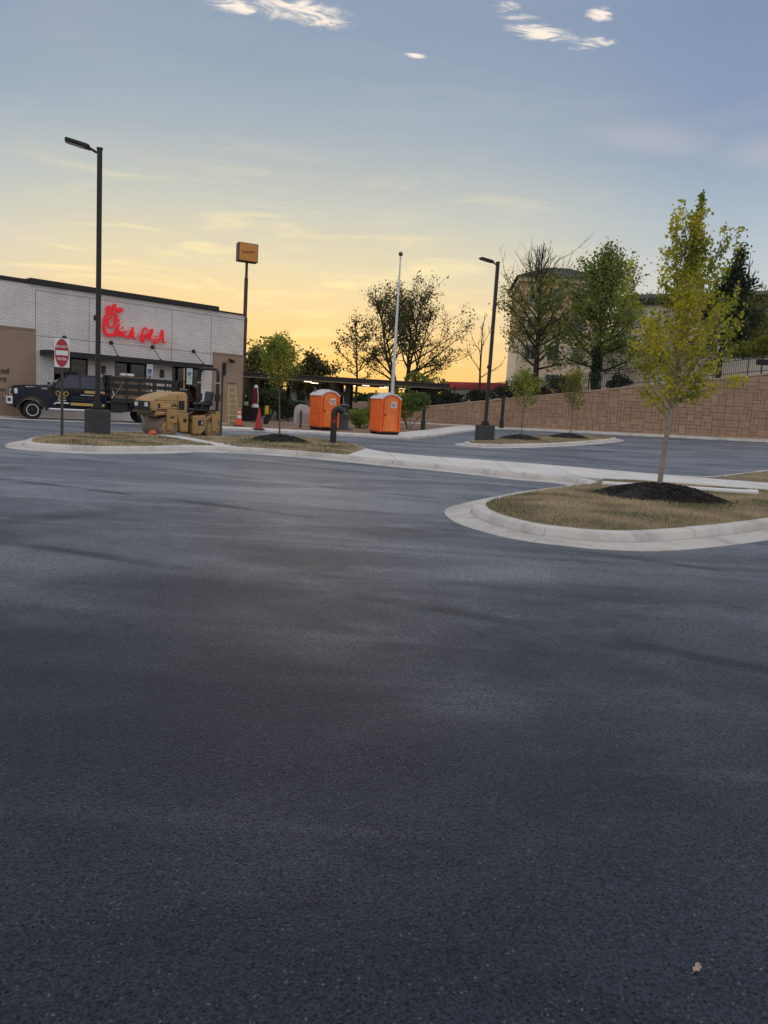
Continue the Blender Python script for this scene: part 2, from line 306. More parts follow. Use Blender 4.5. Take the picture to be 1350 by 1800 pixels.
    L.new(h2.outputs[0], bp.inputs['Height']); L.new(bp.outputs[0], b.inputs['Normal'])
    MATS['asphalt'] = m; return m
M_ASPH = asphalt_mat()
def concrete(name, base, stain, clay, speck=0.12, scale=1.0):
    m = bpy.data.materials.new(name); m.use_nodes = True; nt = m.node_tree; N = nt.nodes; L = nt.links; b = N['Principled BSDF']; tc = N.new('ShaderNodeTexCoord')
    def nz(sc_, det, ro=0.6, dist=0.0, mp=(1, 1, 1)):
        q = N.new('ShaderNodeMapping'); L.new(tc.outputs['Object'], q.inputs[0]); q.inputs['Scale'].default_value = mp
        n = N.new('ShaderNodeTexNoise'); L.new(q.outputs[0], n.inputs[0]); n.inputs['Scale'].default_value = sc_ * scale; n.inputs['Detail'].default_value = det; n.inputs['Roughness'].default_value = ro; n.inputs['Distortion'].default_value = dist; return n.outputs[0]
    def rg(x, a, e, c, d):
        n = N.new('ShaderNodeMapRange'); n.interpolation_type = 'SMOOTHSTEP'; L.new(x, n.inputs[0])
        for i, v in enumerate((a, e, c, d)): n.inputs[i + 1].default_value = v
        return n.outputs[0]
    def mx(f, a, e, bt='MIX'):
        n = N.new('ShaderNodeMix'); n.data_type = 'RGBA'; n.blend_type = bt
        for k, x in ((0, f), (6, a), (7, e)):
            if isinstance(x, float): n.inputs[k].default_value = x
            elif isinstance(x, tuple): n.inputs[k].default_value = (*x, 1)
            else: L.new(x, n.inputs[k])
        return n.outputs[2]
    c = mx(rg(nz(1.1, 9, 0.68, 0.6), 0.42, 0.68, 0, 0.9), base, stain)
    c = mx(rg(nz(0.45, 8, 0.7, 1.2), 0.56, 0.70, 0, 0.55), c, clay)
    c = mx(rg(nz(7.0, 7, 0.75, 0.4), 0.60, 0.74, 0, 0.5), c, tuple(x * 0.45 for x in base))
    c = mx(1.0, c, rg(nz(120.0, 3, 0.7), 0.3, 0.7, 1 - speck, 1 + speck), 'MULTIPLY')
    L.new(c, b.inputs['Base Color']); b.inputs['Roughness'].default_value = 0.88; b.inputs['Specular IOR Level'].default_value = 0.3
    bp = N.new('ShaderNodeBump'); bp.inputs['Strength'].default_value = 0.35; bp.inputs['Distance'].default_value = 0.012; L.new(nz(55.0, 6, 0.7), bp.inputs['Height']); L.new(bp.outputs[0], b.inputs['Normal'])
    MATS[name] = m; return m
M_CONC = concrete('kerb_concrete', (0.64, 0.60, 0.555), (0.43, 0.40, 0.365), (0.55, 0.46, 0.36))
M_GUT = concrete('gutter_concrete', (0.58, 0.545, 0.50), (0.38, 0.355, 0.325), (0.52, 0.41, 0.30), 0.16, 0.8)
M_WALK = concrete('walk_concrete', (0.70, 0.67, 0.63), (0.57, 0.545, 0.51), (0.60, 0.54, 0.47), 0.10, 0.6)
M_SOD = mat('sod', (0.36, 0.255, 0.15), 0.95, var=0.3, vscale=1.5, col2=(0.17, 0.125, 0.07), bump=0.8, bscale=30, detail=8)
M_MULCH = mat('mulch', (0.016, 0.012, 0.010), 0.95, var=0.5, vscale=14, bump=1.0, bscale=45)
M_CHIP = mat('mulch_chip', (0.020, 0.013, 0.010), 0.9, var=0.6, vscale=6)
M_SOIL = mat('bare_soil', (0.24, 0.15, 0.095), 0.95, var=0.3, vscale=1.2, bump=0.8, bscale=20)
M_FIELD = mat('field_grass', (0.07, 0.075, 0.03), 0.95, var=0.4, vscale=0.15, bump=0.6, bscale=2)

def grid_sheet(name, x0, x1, y0, y1, step, zf, m):
    nx = int((x1 - x0) / step); ny = int((y1 - y0) / step); b = MB()
    V = [(x0 + (x1 - x0) * i / nx, y0 + (y1 - y0) * j / ny, 0) for j in range(ny + 1) for i in range(nx + 1)]
    V = [(x, y, zf(x, y)) for x, y, z in V]
    F = [(j * (nx + 1) + i, j * (nx + 1) + i + 1, (j + 1) * (nx + 1) + i + 1, (j + 1) * (nx + 1) + i) for j in range(ny) for i in range(nx)]
    b.add(V, F); o = b.build(name, m, smooth=60); o['kind'] = 'structure'; return o
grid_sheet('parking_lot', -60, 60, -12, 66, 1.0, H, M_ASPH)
grid_sheet('ground', -900, 900, -300, 1500, 25.0, lambda x, y: -0.45 + 1.2 * min(1, max(0, (y - 66) / 20)), M_FIELD)

def poly_sheet(name, P, m, parent=None, dz=0.0, thick=0.0):
    V = [Vector(q) + Vector((0, 0, dz)) for q in P]
    tri = geometry.tessellate_polygon([V]); b = MB(); b.add(V, [tuple(t) for t in tri])
    if thick:
        n = len(V); b.add([v - Vector((0, 0, thick)) for v in V] + V, [(i, (i + 1) % n, n + (i + 1) % n, n + i) for i in range(n)])
    return b.build(name, m, parent)
def onH(q, dz): return Vector((q[0], q[1], H(q[0], q[1]) + dz))
def offset_path(P, d):                      # d > 0: to the left of travel
    out = []
    for i in range(len(P)):
        t = (P[min(i + 1, len(P) - 1)] - P[max(i - 1, 0)]); t.z = 0; t.normalize(); out.append(P[i] + Vector((-t.y, t.x, 0)) * d)
    return out
KERB = [[(0.0, -0.06), (0.0, 0.008), (0.10, 0.012), (0.42, 0.035), (0.425, -0.06)], [(0.432, -0.06), (0.434, 0.034), (0.452, 0.118), (0.468, 0.145), (0.50, 0.158), (0.64, 0.162), (0.645, -0.1)]]
def kerb_run(name, P, side=1, sec=3.0, prof=KERB, m=None):
    """gutter and kerb swept along the gutter's outer edge, cast in sections with open joints"""
    par = thing(name, None, None); par['kind'] = 'structure'
    P = [Vector((q[0], q[1], 0)) for q in P]; ds = [0]
    for i in range(1, len(P)): ds.append(ds[-1] + (P[i] - P[i - 1]).length)
    tot = ds[-1]; ns = max(1, round(tot / sec)); sl = tot / ns
    def at(s):
        for i in range(1, len(P)):
            if ds[i] >= s - 1e-9:
                t = (s - ds[i - 1]) / max(1e-9, ds[i] - ds[i - 1]); return P[i - 1].lerp(P[i], t)
        return P[-1]
    def nrm(s):
        t = at(min(tot, s + 0.12)) - at(max(0, s - 0.12)); t.normalize(); return Vector((-t.y, t.x, 0)) * side
    for k in range(ns):
        a, e = k * sl + 0.007, (k + 1) * sl - 0.007; n = max(2, int((e - a) / 0.22))
        jz = rnd.uniform(-0.004, 0.004)
        profs = prof if isinstance(prof[0], list) else [prof]
        for ip, pr in enumerate(profs):
          b = MB(); V = []
          for i in range(n + 1):
              s = a + (e - a) * i / n; q = at(s); nn = nrm(s)
              for w_, z_ in pr:
                v = q + nn * w_; V.append((v.x, v.y, H(v.x, v.y) + z_ + (jz if z_ > 0.05 else 0)))
          kk = len(pr); F = [(i * kk + j, i * kk + j + 1, (i + 1) * kk + j + 1, (i + 1) * kk + j) for i in range(n) for j in range(kk - 1)]
          F += [tuple(range(kk)), tuple(n * kk + j for j in range(kk))[::-1]]
          g = len(profs) > 1 and ip == 0
          b.add(V, F).build('gutter_pan' if g else 'kerb_section', m or (M_GUT if g else M_CONC), par, smooth=35)
    return par
def clumps(name, label, pts, m, parent=None, h=(0.02, 0.05), w=0.006, kind='stuff'):
    b = MB(); T = []
    for p in pts:
        a = rnd.uniform(0, 6.283); hh = rnd.uniform(*h); lean = rnd.uniform(0.2, 1.1) * hh; c, s = math.cos(a), math.sin(a); ww = w * rnd.uniform(0.6, 1.5)
        n = len(b.v); b.v += [(p.x - s * ww, p.y + c * ww, p.z), (p.x + s * ww, p.y - c * ww, p.z), (p.x + c * lean, p.y + s * lean, p.z + hh)]; b.f.append((n, n + 1, n + 2)); T.append(min(1, max(0, 0.45 + 1.5 * noise.noise(Vector((p.x * 0.8, p.y * 1.2, 4))) + rnd.gauss(0, 0.22))))
    o = b.build(name, m, parent); at = o.data.attributes.new('tint', 'FLOAT', 'FACE')
    for i, t in enumerate(T): at.data[i].value = t
    if kind: o['kind'] = kind
    return o
def inside(p, poly):
    c = False; j = len(poly) - 1
    for i in range(len(poly)):
        a, b = poly[i], poly[j]
        if (a[1] > p[1]) != (b[1] > p[1]) and p[0] < (b[0] - a[0]) * (p[1] - a[1]) / (b[1] - a[1]) + a[0]: c = not c
        j = i
    return c
def scatter(poly, n, zf):
    xs = [p[0] for p in poly]; ys = [p[1] for p in poly]; out = []
    while len(out) < n:
        q = (rnd.uniform(min(xs), max(xs)), rnd.uniform(min(ys), max(ys)))
        if inside(q, poly): out.append(Vector((q[0], q[1], zf(*q))))
    return out
def lawn(name, poly, nblades, bump=0.05, step=0.25, h=(0.02, 0.05), w=0.006, m=None):
    """dormant sod: an uneven sheet with standing straw-coloured blades"""
    xs = [p[0] for p in poly]; ys = [p[1] for p in poly]
    def edge(x, y):
        d = 9
        for i in range(len(poly)):
            a = Vector(poly[i][:2]); b_ = Vector(poly[(i + 1) % len(poly)][:2]); ab = b_ - a; t = max(0, min(1, (Vector((x, y)) - a).dot(ab) / max(1e-9, ab.length_squared))); d = min(d, (Vector((x, y)) - a - ab * t).length)
        return d
    cache = {}
    def edge_c(x, y):
        k = (round(x / 0.15), round(y / 0.15))
        if k not in cache: cache[k] = edge(k[0] * 0.15, k[1] * 0.15)
        return cache[k]
    def zf(x, y): return H(x, y) + 0.152 + min(1, edge_c(x, y) / 0.8) * bump + 0.018 * noise.noise(Vector((x * 2.3, y * 2.3, 1.7)))
    bm = bmesh.new(); vs_ = [bm.verts.new((p[0], p[1], 0)) for p in poly]; bm.faces.new(vs_)
    for ax, lo, hi in ((0, min(xs), max(xs)), (1, min(ys), max(ys))):
        k = int((hi - lo) / step)
        for i in range(1, k + 1):
            co = Vector((lo + i * step, 0, 0)) if ax == 0 else Vector((0, lo + i * step, 0)); no = Vector((1, 0, 0)) if ax == 0 else Vector((0, 1, 0))
            bmesh.ops.bisect_plane(bm, geom=bm.verts[:] + bm.edges[:] + bm.faces[:], plane_co=co, plane_no=no)
    for v in bm.verts: v.co.z = zf(v.co.x, v.co.y)
    bmesh.ops.recalc_face_normals(bm, faces=bm.faces)
    me = bpy.data.meshes.new(name); bm.to_mesh(me); bm.free(); me.materials.append(m or M_SOD); me.shade_smooth()
    o = bpy.data.objects.new(name, me); COL.objects.link(o); o['kind'] = 'structure'
    if nblades:
        g = clumps('dry_grass', None, scatter(poly, nblades, zf), M_BLADE, None, h, w); tag(g, None, None, None, 'stuff')
        g['label'] = 'short straw coloured sod blades'; g['category'] = 'grass'
    return o, zf
M_BLADE = leafmat('straw_blade', (0.56, 0.44, 0.29), (0.165, 0.175, 0.07), 0.25)
def mulch_mound(c, rx, ry, h, zf, label, rz=0.0, chips=900, csize=0.03):
    c = Vector(c); b = MB(); n, k = 40, 9; V = [(c.x, c.y, zf(c.x, c.y) + h)]
    for i in range(1, k + 1):
        for j in range(n):
            t = 2 * math.pi * j / n; r_ = i / k * (1 + 0.22 * noise.noise(Vector((math.cos(t) * 2.2, math.sin(t) * 2.2, c.x))) * i / k); x, y = rx * r_ * math.cos(t), ry * r_ * math.sin(t)
            X, Y = c.x + x * math.cos(rz) - y * math.sin(rz), c.y + x * math.sin(rz) + y * math.cos(rz)
            prof = (1 - (i / k) ** 1.7); V.append((X, Y, zf(X, Y) + h * prof + 0.02 * noise.noise(Vector((X * 6, Y * 6, 3))) * (1 if i < k else 0) - (0.015 if i == k else 0)))
    F = [(0, 1 + j, 1 + (j + 1) % n) for j in range(n)] + [(1 + i * n + j, 1 + i * n + (j + 1) % n, 1 + (i + 1) * n + (j + 1) % n, 1 + (i + 1) * n + j) for i in range(k - 1) for j in range(n)]
    rt = thing('mulch_mound', label, 'mulch', (0, 0, 0)); b.add(V, F).build('mound', M_MULCH, rt, smooth=80)
    cb = MB()
    for i in range(chips):
        a = rnd.uniform(0, 6.283); r_ = math.sqrt(rnd.random()) * (1.04 if i % 6 else rnd.uniform(1.0, 1.28)); x, y = rx * r_ * math.cos(a), ry * r_ * math.sin(a)
        X, Y = c.x + x * math.cos(rz) - y * math.sin(rz), c.y + x * math.sin(rz) + y * math.cos(rz); z = zf(X, Y) + h * max(0, 1 - r_ ** 1.7) + 0.012
        L_ = csize * rnd.uniform(0.6, 1.8); E_ = Matrix.Rotation(rnd.uniform(0, 6.283), 3, 'Z') @ Matrix.Rotation(rnd.uniform(-0.6, 0.6), 3, 'X') @ Matrix.Rotation(rnd.uniform(-0.6, 0.6), 3, 'Y')
        cb.box((X, Y, z), (L_, L_ * 0.4, L_ * 0.18), 0, E_)
    o = cb.build('bark_chips', M_CHIP, rt); o['kind'] = 'stuff'
    return rt

# ------------------------------------------------------------------ the long island: kerb from the left tip along the walk, round the near nose
front_px = [(60, 793), (166, 798), (290, 797.5), (373, 795.5), (518, 804), (700, 822), (760, 827), (900, 843), (980, 850)]
tip = [(-10.6, 25.6), (-10.75, 23.3), (-10.45, 21.2), (-10.0, 19.9), (-9.5, 19.15)]
nose = [(4.25, 17.75), (3.33, 16.46), (2.11, 14.67), (1.41, 13.36), (1.06, 12.55), (0.95, 11.8), (1.09, 10.8), (1.62, 9.83), (2.25, 9.47), (2.96, 9.37), (3.86, 9.70), (5.64, 11.06), (8.2, 13.4), (11.5, 16.2)]
KP = smooth_path([Vector((a, b, 0)) for a, b in tip] + [Vector((G(*q).x, G(*q).y, 0)) for q in front_px] + [Vector((a, b, 0)) for a, b in nose], 0.25)
kerb_run('kerb', KP, 1, 3.0)
inner = offset_path(KP, 0.64)
rear_xy = [(-9.95, 25.6), (-9.75, 26.5), (-8.7, 27.4), (-7.4, 27.2), (-6.5, 27.9), (-5.6, 30.2), (-4.7, 31.7), (-2.9, 31.5), (-1.5, 29.5), (-0.9, 27.2), (-0.3, 24.9), (1.42, 24.12), (3.87, 23.66), (6.3, 22.84), (8.89, 22.11), (11.6, 25.0), (14.2, 28.2), (17.0, 30.5)]
REAR = smooth_path([Vector((a, b, 0)) for a, b in rear_xy], 0.4)
rear_k = kerb_run('kerb', REAR, -1, 3.0, [(-0.02, -0.05), (-0.02, 0.13), (0.0, 0.15), (0.15, 0.156), (0.155, -0.05)])

# concrete walk on the island: slabs laid between the front kerb and the lot behind
walk = thing('sidewalk', None, None); walk['kind'] = 'structure'
def slab(P, m=M_WALK, name='paving_slab', parent=walk, dz=0.158, th=0.2):
    return poly_sheet(name, [onH(q, dz) for q in P], m, parent, 0, th)
def interp(P, t):
    ds = [0]
    for i in range(1, len(P)): ds.append(ds[-1] + (P[i] - P[i - 1]).length)
    s = t * ds[-1]
    for i in range(1, len(P)):
        if ds[i] >= s - 1e-9: return P[i - 1].lerp(P[i], (s - ds[i - 1]) / max(1e-9, ds[i] - ds[i - 1]))
    return P[-1]
def near_i(P, q): return min(range(len(P)), key=lambda i: (P[i].x - q[0]) ** 2 + (P[i].y - q[1]) ** 2)
i0, i1 = near_i(inner, (-1.2, 22.3)), near_i(inner, (4.3, 19.0))
front_edge = inner[i0:i1 + 1] + [Vector((5.6, 18.9, 0)), Vector((8.5, 18.3, 0)), Vector((13.0, 17.6, 0)), Vector((18.0, 17.0, 0))]
rs = [Vector((-0.75, 26.2, 0)), Vector((-0.17, 24.75, 0)), Vector((1.45, 23.97, 0)), Vector((3.9, 23.5, 0)), Vector((6.3, 22.7, 0)), Vector((8.9, 21.5, 0)), Vector((13.0, 20.6, 0)), Vector((18.5, 19.8, 0))]
NS = 12
for k in range(NS):
    a, e = k / NS + 0.0006, (k + 1) / NS - 0.0006; am = (a + e) / 2
    slab([interp(front_edge, a), interp(front_edge, am), interp(front_edge, e), interp(rs, e), interp(rs, am), interp(rs, a)])
# diagonal walk between the two planted ends on the left
dgl = [(-8.62, 27.15), (-6.35, 27.75), (-2.0, 23.2), (-1.2, 22.8), inner[near_i(inner, (-3.4, 22.6))][:2], inner[near_i(inner, (-4.6, 22.6))][:2]]
slab([(-8.55, 27.2), (-7.35, 27.05), (-4.35, 23.1), inner[near_i(inner, (-4.55, 22.6))][:2], inner[near_i(inner, (-5.05, 22.4))][:2]][::-1])
ca, cb_ = inner[near_i(inner, (-4.55, 22.6))], inner[near_i(inner, (-1.2, 22.3))]
mid = inner[near_i(inner, ca):near_i(inner, cb_) + 1]
# planted pieces
j0 = near_i(inner, (-9.9, 25.4)); j1 = near_i(inner, (-5.05, 22.4))
L1 = [Vector(q).to_2d() for q in inner[j0:j1 + 1]] + [Vector((-8.55, 27.2)), Vector((-9.6, 26.5))]
lawn1, z1 = lawn('lawn', [tuple(q) for q in L1], 9000, 0.05, 0.4, (0.03, 0.07), 0.012)
L2 = [tuple(q.to_2d()) for q in mid] + [(-0.75, 26.1), (-1.0, 27.2), (-1.6, 29.4), (-2.95, 31.3), (-4.65, 31.5), (-5.5, 30.0), (-6.4, 27.7), (-7.3, 27.0)]
lawn2, z2 = lawn('lawn', L2, 12000, 0.05, 0.4, (0.03, 0.07), 0.012)
n0 = near_i(inner, (5.0, 18.6)); 
n0 = near_i(inner, (4.9, 17.6))
L3 = [tuple(q.to_2d()) for q in inner[n0:]] + [(18.0, 16.9), (13.0, 17.5), (8.5, 18.2), (5.4, 18.8)]
lawn3, z3 = lawn('lawn', L3, 75000, 0.07, 0.2, (0.015, 0.06), 0.0045)
L4 = [(9.1, 21.6), (11.7, 24.85), (14.3, 28.0), (17.0, 30.3), (19.5, 30.0), (18.7, 20.0), (13.0, 20.8)]
lawn4, z4 = lawn('lawn', L4, 14000, 0.05, 0.4, (0.02, 0.05), 0.008)
TREE_A = (5.15, 14.35)
mulch_mound((TREE_A[0] + 0.05, TREE_A[1], 0), 1.25, 0.95, 0.26, z3, 'dark mulch mound round the big yellow-green young tree on the near island', 0.0, 2600, 0.035)
mulch_mound((16.2, 27.0, 0), 1.5, 1.1, 0.35, z4, 'dark mulch mound at the right edge of the picture behind the walk', 0, 500, 0.05)
MP = G(491, 775, 0.2); mulch_mound((MP.x, MP.y, 0), 1.0, 1.25, 0.22, z2, 'dark mulch mound round the young tree between road roller and bent black pipe', 0, 600, 0.05)

# ------------------------------------------------------------------ island with the far lamp post
P2 = smooth_path([Vector((a, b, 0)) for a, b in [(13.6, 48.4), (10.0, 47.9), (6.5, 44.9), (4.6, 41.6), (3.7, 38.8), (3.2, 36.9), (3.5, 35.7), (4.4, 35.3), (5.6, 36.2), (7.7, 38.6), (11.2, 42.3), (13.4, 45.0), (14.3, 46.6), (14.2, 47.9), (13.6, 48.4)]], 0.4)
kerb_run('kerb', P2, 1, 3.0)
in2 = offset_path(P2, 0.63)
lawn5, z5 = lawn('lawn', [tuple(q.to_2d()) for q in in2[:-1]], 9000, 0.04, 0.5, (0.03, 0.06), 0.015)
for q, lb in (((913, 771), 'dark mulch mound under the young tree nearest the far lamp post'), ((998, 768.5), 'dark mulch mound under the right young tree of the far island')):
    p = G(q[0], q[1], 0.2)
    mulch_mound((p.x, p.y, 0), 1.15, 1.0, 0.22, z5, lb, 0, 350, 0.06)

# ------------------------------------------------------------------ pavement by the building, the portable toilets and the wall foot
pad_px = [(395, 757), (470, 760), (550, 764), (640, 768.5), (720, 772), (752, 769.5), (790, 764), (835, 757.5)]
PADP = smooth_path([Vector((-13.6, 32.6, 0)), Vector((-10.4, 35.2, 0))] + [Vector((G(*q).x, G(*q).y, 0)) for q in pad_px] + [Vector((7.0, 55.2, 0)), Vector((9.0, 55.4, 0))], 0.5)
PADP = PADP[near_i(PADP, (-8.0, 36.9)):]
kerb_run('kerb', PADP, 1, 3.0, [(0, 0.004), (0.02, 0.11), (0.05, 0.12), (0.18, 0.125), (0.185, -0.1)])
ped = offset_path(PADP, 0.18)
pave = thing('pavement', None, None); pave['kind'] = 'structure'
back = offset_path(PADP, 2.3)
nsl = 14
for k in range(nsl):
    a, e = k / nsl + 0.0006, (k + 1) / nsl - 0.0006; mm = (a + e) / 2
    poly_sheet('paving_slab', [onH(q, 0.12) for q in (interp(ped, a), interp(ped, mm), interp(ped, e), interp(back, e), interp(back, mm), interp(back, a))], M_WALK, pave, 0, 0.15)
bed = poly_sheet('planting_bed', [onH(q, 0.11) for q in [tuple(v.to_2d()) for v in back[::3]] + [(8.3, 57.0), (2.4, 59.9), (-4, 62.5), (-9.5, 54.0)]], M_SOIL, None, 0); bed['kind'] = 'structure'
# concrete lane in front of the restaurant, under the truck
lane = poly_sheet('concrete_lane', [onH(q, 0.006) for q in [(-30.0, 23.6), (-18.0, 35.2), (-13.0, 38.2), (-8.0, 42.5), (-8.0, 50.0), (-9.5, 48.6), (-18.6, 39.9), (-34.0, 25.1)]], M_WALK); lane['kind'] = 'structure'

# ------------------------------------------------------------------ retaining wall with fence
WANG = math.atan2(-10.6, 21.75); WL0 = -5.0
wall_o = Vector((2.45, 59.6, 0)); wex = Vector((math.cos(WANG), math.sin(WANG), 0))
def wtop(s): return 1.745 + 0.1405 * s
def wpt(s, y=0.0): return wall_o + wex * s + Vector((-wex.y, wex.x, 0)) * y
def build_wall():
    rt = thing('retaining_wall', 'long brown block retaining wall rising to the right beneath the black fence', 'retaining wall', wall_o, WANG)
    m_b = [mat('wall_block_%d' % i, c, 0.9, var=0.14, vscale=3.0, bump=0.5, bscale=25) for i, c in enumerate([(0.37, 0.240, 0.155), (0.34, 0.220, 0.142), (0.392, 0.256, 0.167), (0.36, 0.233, 0.150)])]
    m_j = mat('wall_joint', (0.17, 0.108, 0.07), 0.95)
    S0, S1 = -4.2, 44.0
    b = MB(); b.add([(S0, 0.03, 0.1), (S1, 0.03, 0.1), (S1, 0.03, wtop(S1)), (S0, 0.03, wtop(S0)), (S0, 0.5, 0.1), (S1, 0.5, 0.1), (S1, 0.5, wtop(S1)), (S0, 0.5, wtop(S0))], [(0, 1, 2, 3), (3, 2, 6, 7), (4, 7, 6, 5), (0, 3, 7, 4), (1, 5, 6, 2)]); b.build('backing', m_j, rt)
    cb = MB(); cb.add([(S0, -0.05, wtop(S0) + 0.0), (S1, -0.05, wtop(S1) + 0.0), (S1, -0.05, wtop(S1) + 0.10), (S0, -0.05, wtop(S0) + 0.10), (S0, 0.52, wtop(S0) + 0.0), (S1, 0.52, wtop(S1) + 0.0), (S1, 0.52, wtop(S1) + 0.10), (S0, 0.52, wtop(S0) + 0.10)], [(0, 1, 2, 3), (3, 2, 6, 7), (4, 7, 6, 5), (0, 3, 7, 4), (1, 5, 6, 2), (0, 4, 5, 1)]); cb.build('coping', mat('coping', (0.40, 0.29, 0.21), 0.9, var=0.1, vscale=2, bump=0.3, bscale=30), rt)
    U = 0.225; nx = int((S1 - S0) / U); nz = 34; occ = set(); rr = random.Random(11); blocks = []
    z0 = 0.30
    shapes = [(3, 2), (2, 2), (2, 2), (3, 3), (2, 1), (2, 3), (1, 2), (3, 2), (4, 2), (3, 1), (1, 1)]
    for iz in range(nz):
        for ix in range(nx):
            if (ix, iz) in occ: continue
            s_ = S0 + ix * U
            if z0 + iz * U > wtop(s_ + U * 2) - 0.03: continue
            cand = shapes[:]; rr.shuffle(cand); cand.append((1, 1))
            for w_, h_ in cand:
                cells = [(ix + i, iz + j) for i in range(w_) for j in range(h_)]
                if ix + w_ <= nx and not any(c in occ for c in cells): break
            occ.update(cells); blocks.append((s_, s_ + w_ * U, z0 + iz * U, z0 + (iz + h_) * U))
    J = 0.007; far = MB(); cnt = 0
    vis = sorted([q for q in blocks if -2.6 <= q[0] <= 25.5 and q[3] >= 0.5 and wtop(q[1]) - q[2] > 0.12], key=lambda q: -(q[1] - q[0]) * (min(q[3], wtop(q[0])) - q[2]) * (1 + q[0] / 30.0)); single = set(vis[:296])
    for a, e, lo, hi in blocks:
        one = (a, e, lo, hi) in single
        a += J; e -= J; lo += J; hi -= J
        ta, te = min(hi, wtop(a) - 0.01), min(hi, wtop(e) - 0.01)
        if te - lo < 0.05 and ta - lo < 0.05: continue
        ta = max(ta, lo + 0.01); te = max(te, lo + 0.01); pr = rr.uniform(-0.004, 0.014); c = 0.014
        V = [(a, 0.03, lo), (e, 0.03, lo), (e, 0.03, te), (a, 0.03, ta), (a + c, -pr - 0.015, lo + c), (e - c, -pr - 0.015, lo + c), (e - c, -pr - 0.015, max(lo + c, te - c)), (a + c, -pr - 0.015, max(lo + c, ta - c))]
        V[:4] = [(x, 0.03, z) for x, y, z in V[:4]]
        Vm = [(x, -pr, z) for x, y, z in V[:4]]
        VV = V[:4] + Vm + V[4:]
        FF = [(8, 9, 10, 11)] + [(i, (i + 1) % 4, 4 + (i + 1) % 4, 4 + i) for i in range(4)] + [(4 + i, 4 + (i + 1) % 4, 8 + (i + 1) % 4, 8 + i) for i in range(4)]
        if not one: far.add(VV, FF)
        else:
            k = MB(); k.add(VV, FF); k.build('block', rr.choice(m_b), rt); cnt += 1
    o = far.build('blocks_beyond', m_b[0], rt); o['kind'] = 'stuff'
    print('wall blocks', cnt)
    # concrete gutter along the foot
    kerb_run('kerb', [wpt(s, -1.0) for s in [-3 + 1.0 * i for i in range(46)]], 1, 3.0, [(0, 0.004), (0.02, 0.11), (0.06, 0.125), (0.9, 0.14), (1.02, 0.15)])
build_wall()
def terrace():
    b = MB(); n = 24; V = []
    for i in range(n + 1):
        s = -4.0 + 52.0 * i / n
        for k, y in enumerate((0.3, 3, 8, 16, 40, 120)):
            p = wpt(s, y); V.append((p.x, p.y, wtop(min(s, 30)) - 0.03 + (0.02 * y if y < 20 else 0.4)))
    F = [(i * 6 + k, (i + 1) * 6 + k, (i + 1) * 6 + k + 1, i * 6 + k + 1) for i in range(n) for k in range(5)]
    o = b.add(V, F).build('terrace', M_FIELD, None, smooth=60); o['kind'] = 'structure'
terrace()
def build_fence(s0, s1, label, rise=0.10):
    m_f = mat('black_iron', (0.012, 0.011, 0.011), 0.45, 0.3)
    rt = thing('iron_fence', label, 'fence', wall_o, WANG)
    n = round((s1 - s0) / 2.0)
    for k in range(n + 1):
        s = s0 + (s1 - s0) * k / n; b = MB(); b.box((s, 0.22, wtop(s) + 0.10 + 0.64), (0.075, 0.075, 1.34)).box((s, 0.22, wtop(s) + 1.43), (0.1, 0.1, 0.04)); b.build('post', m_f, rt)
        if k == n: break
        e = s0 + (s1 - s0) * (k + 1) / n
        for dz in (0.2, 1.02, 1.2):
            rb = MB(); rb.add([(q, y, wtop(q) + 0.1 + dz + h_) for q in (s + 0.04, e - 0.04) for y, h_ in ((0.2, 0), (0.24, 0), (0.24, 0.04), (0.2, 0.04))], [(0, 1, 5, 4), (1, 2, 6, 5), (2, 3, 7, 6), (3, 0, 4, 7)]); rb.build('rail', m_f, rt)
        pb = MB(); m = 17
        for j in range(1, m):
            q = s + (e - s) * j / m; pb.box((q, 0.22, wtop(q) + 0.1 + 0.66), (0.02, 0.02, 1.14))
        pb.build('pickets', m_f, rt)
    return rt
build_fence(-3.5, 30.5, 'black iron picket fence standing on top of the retaining wall')

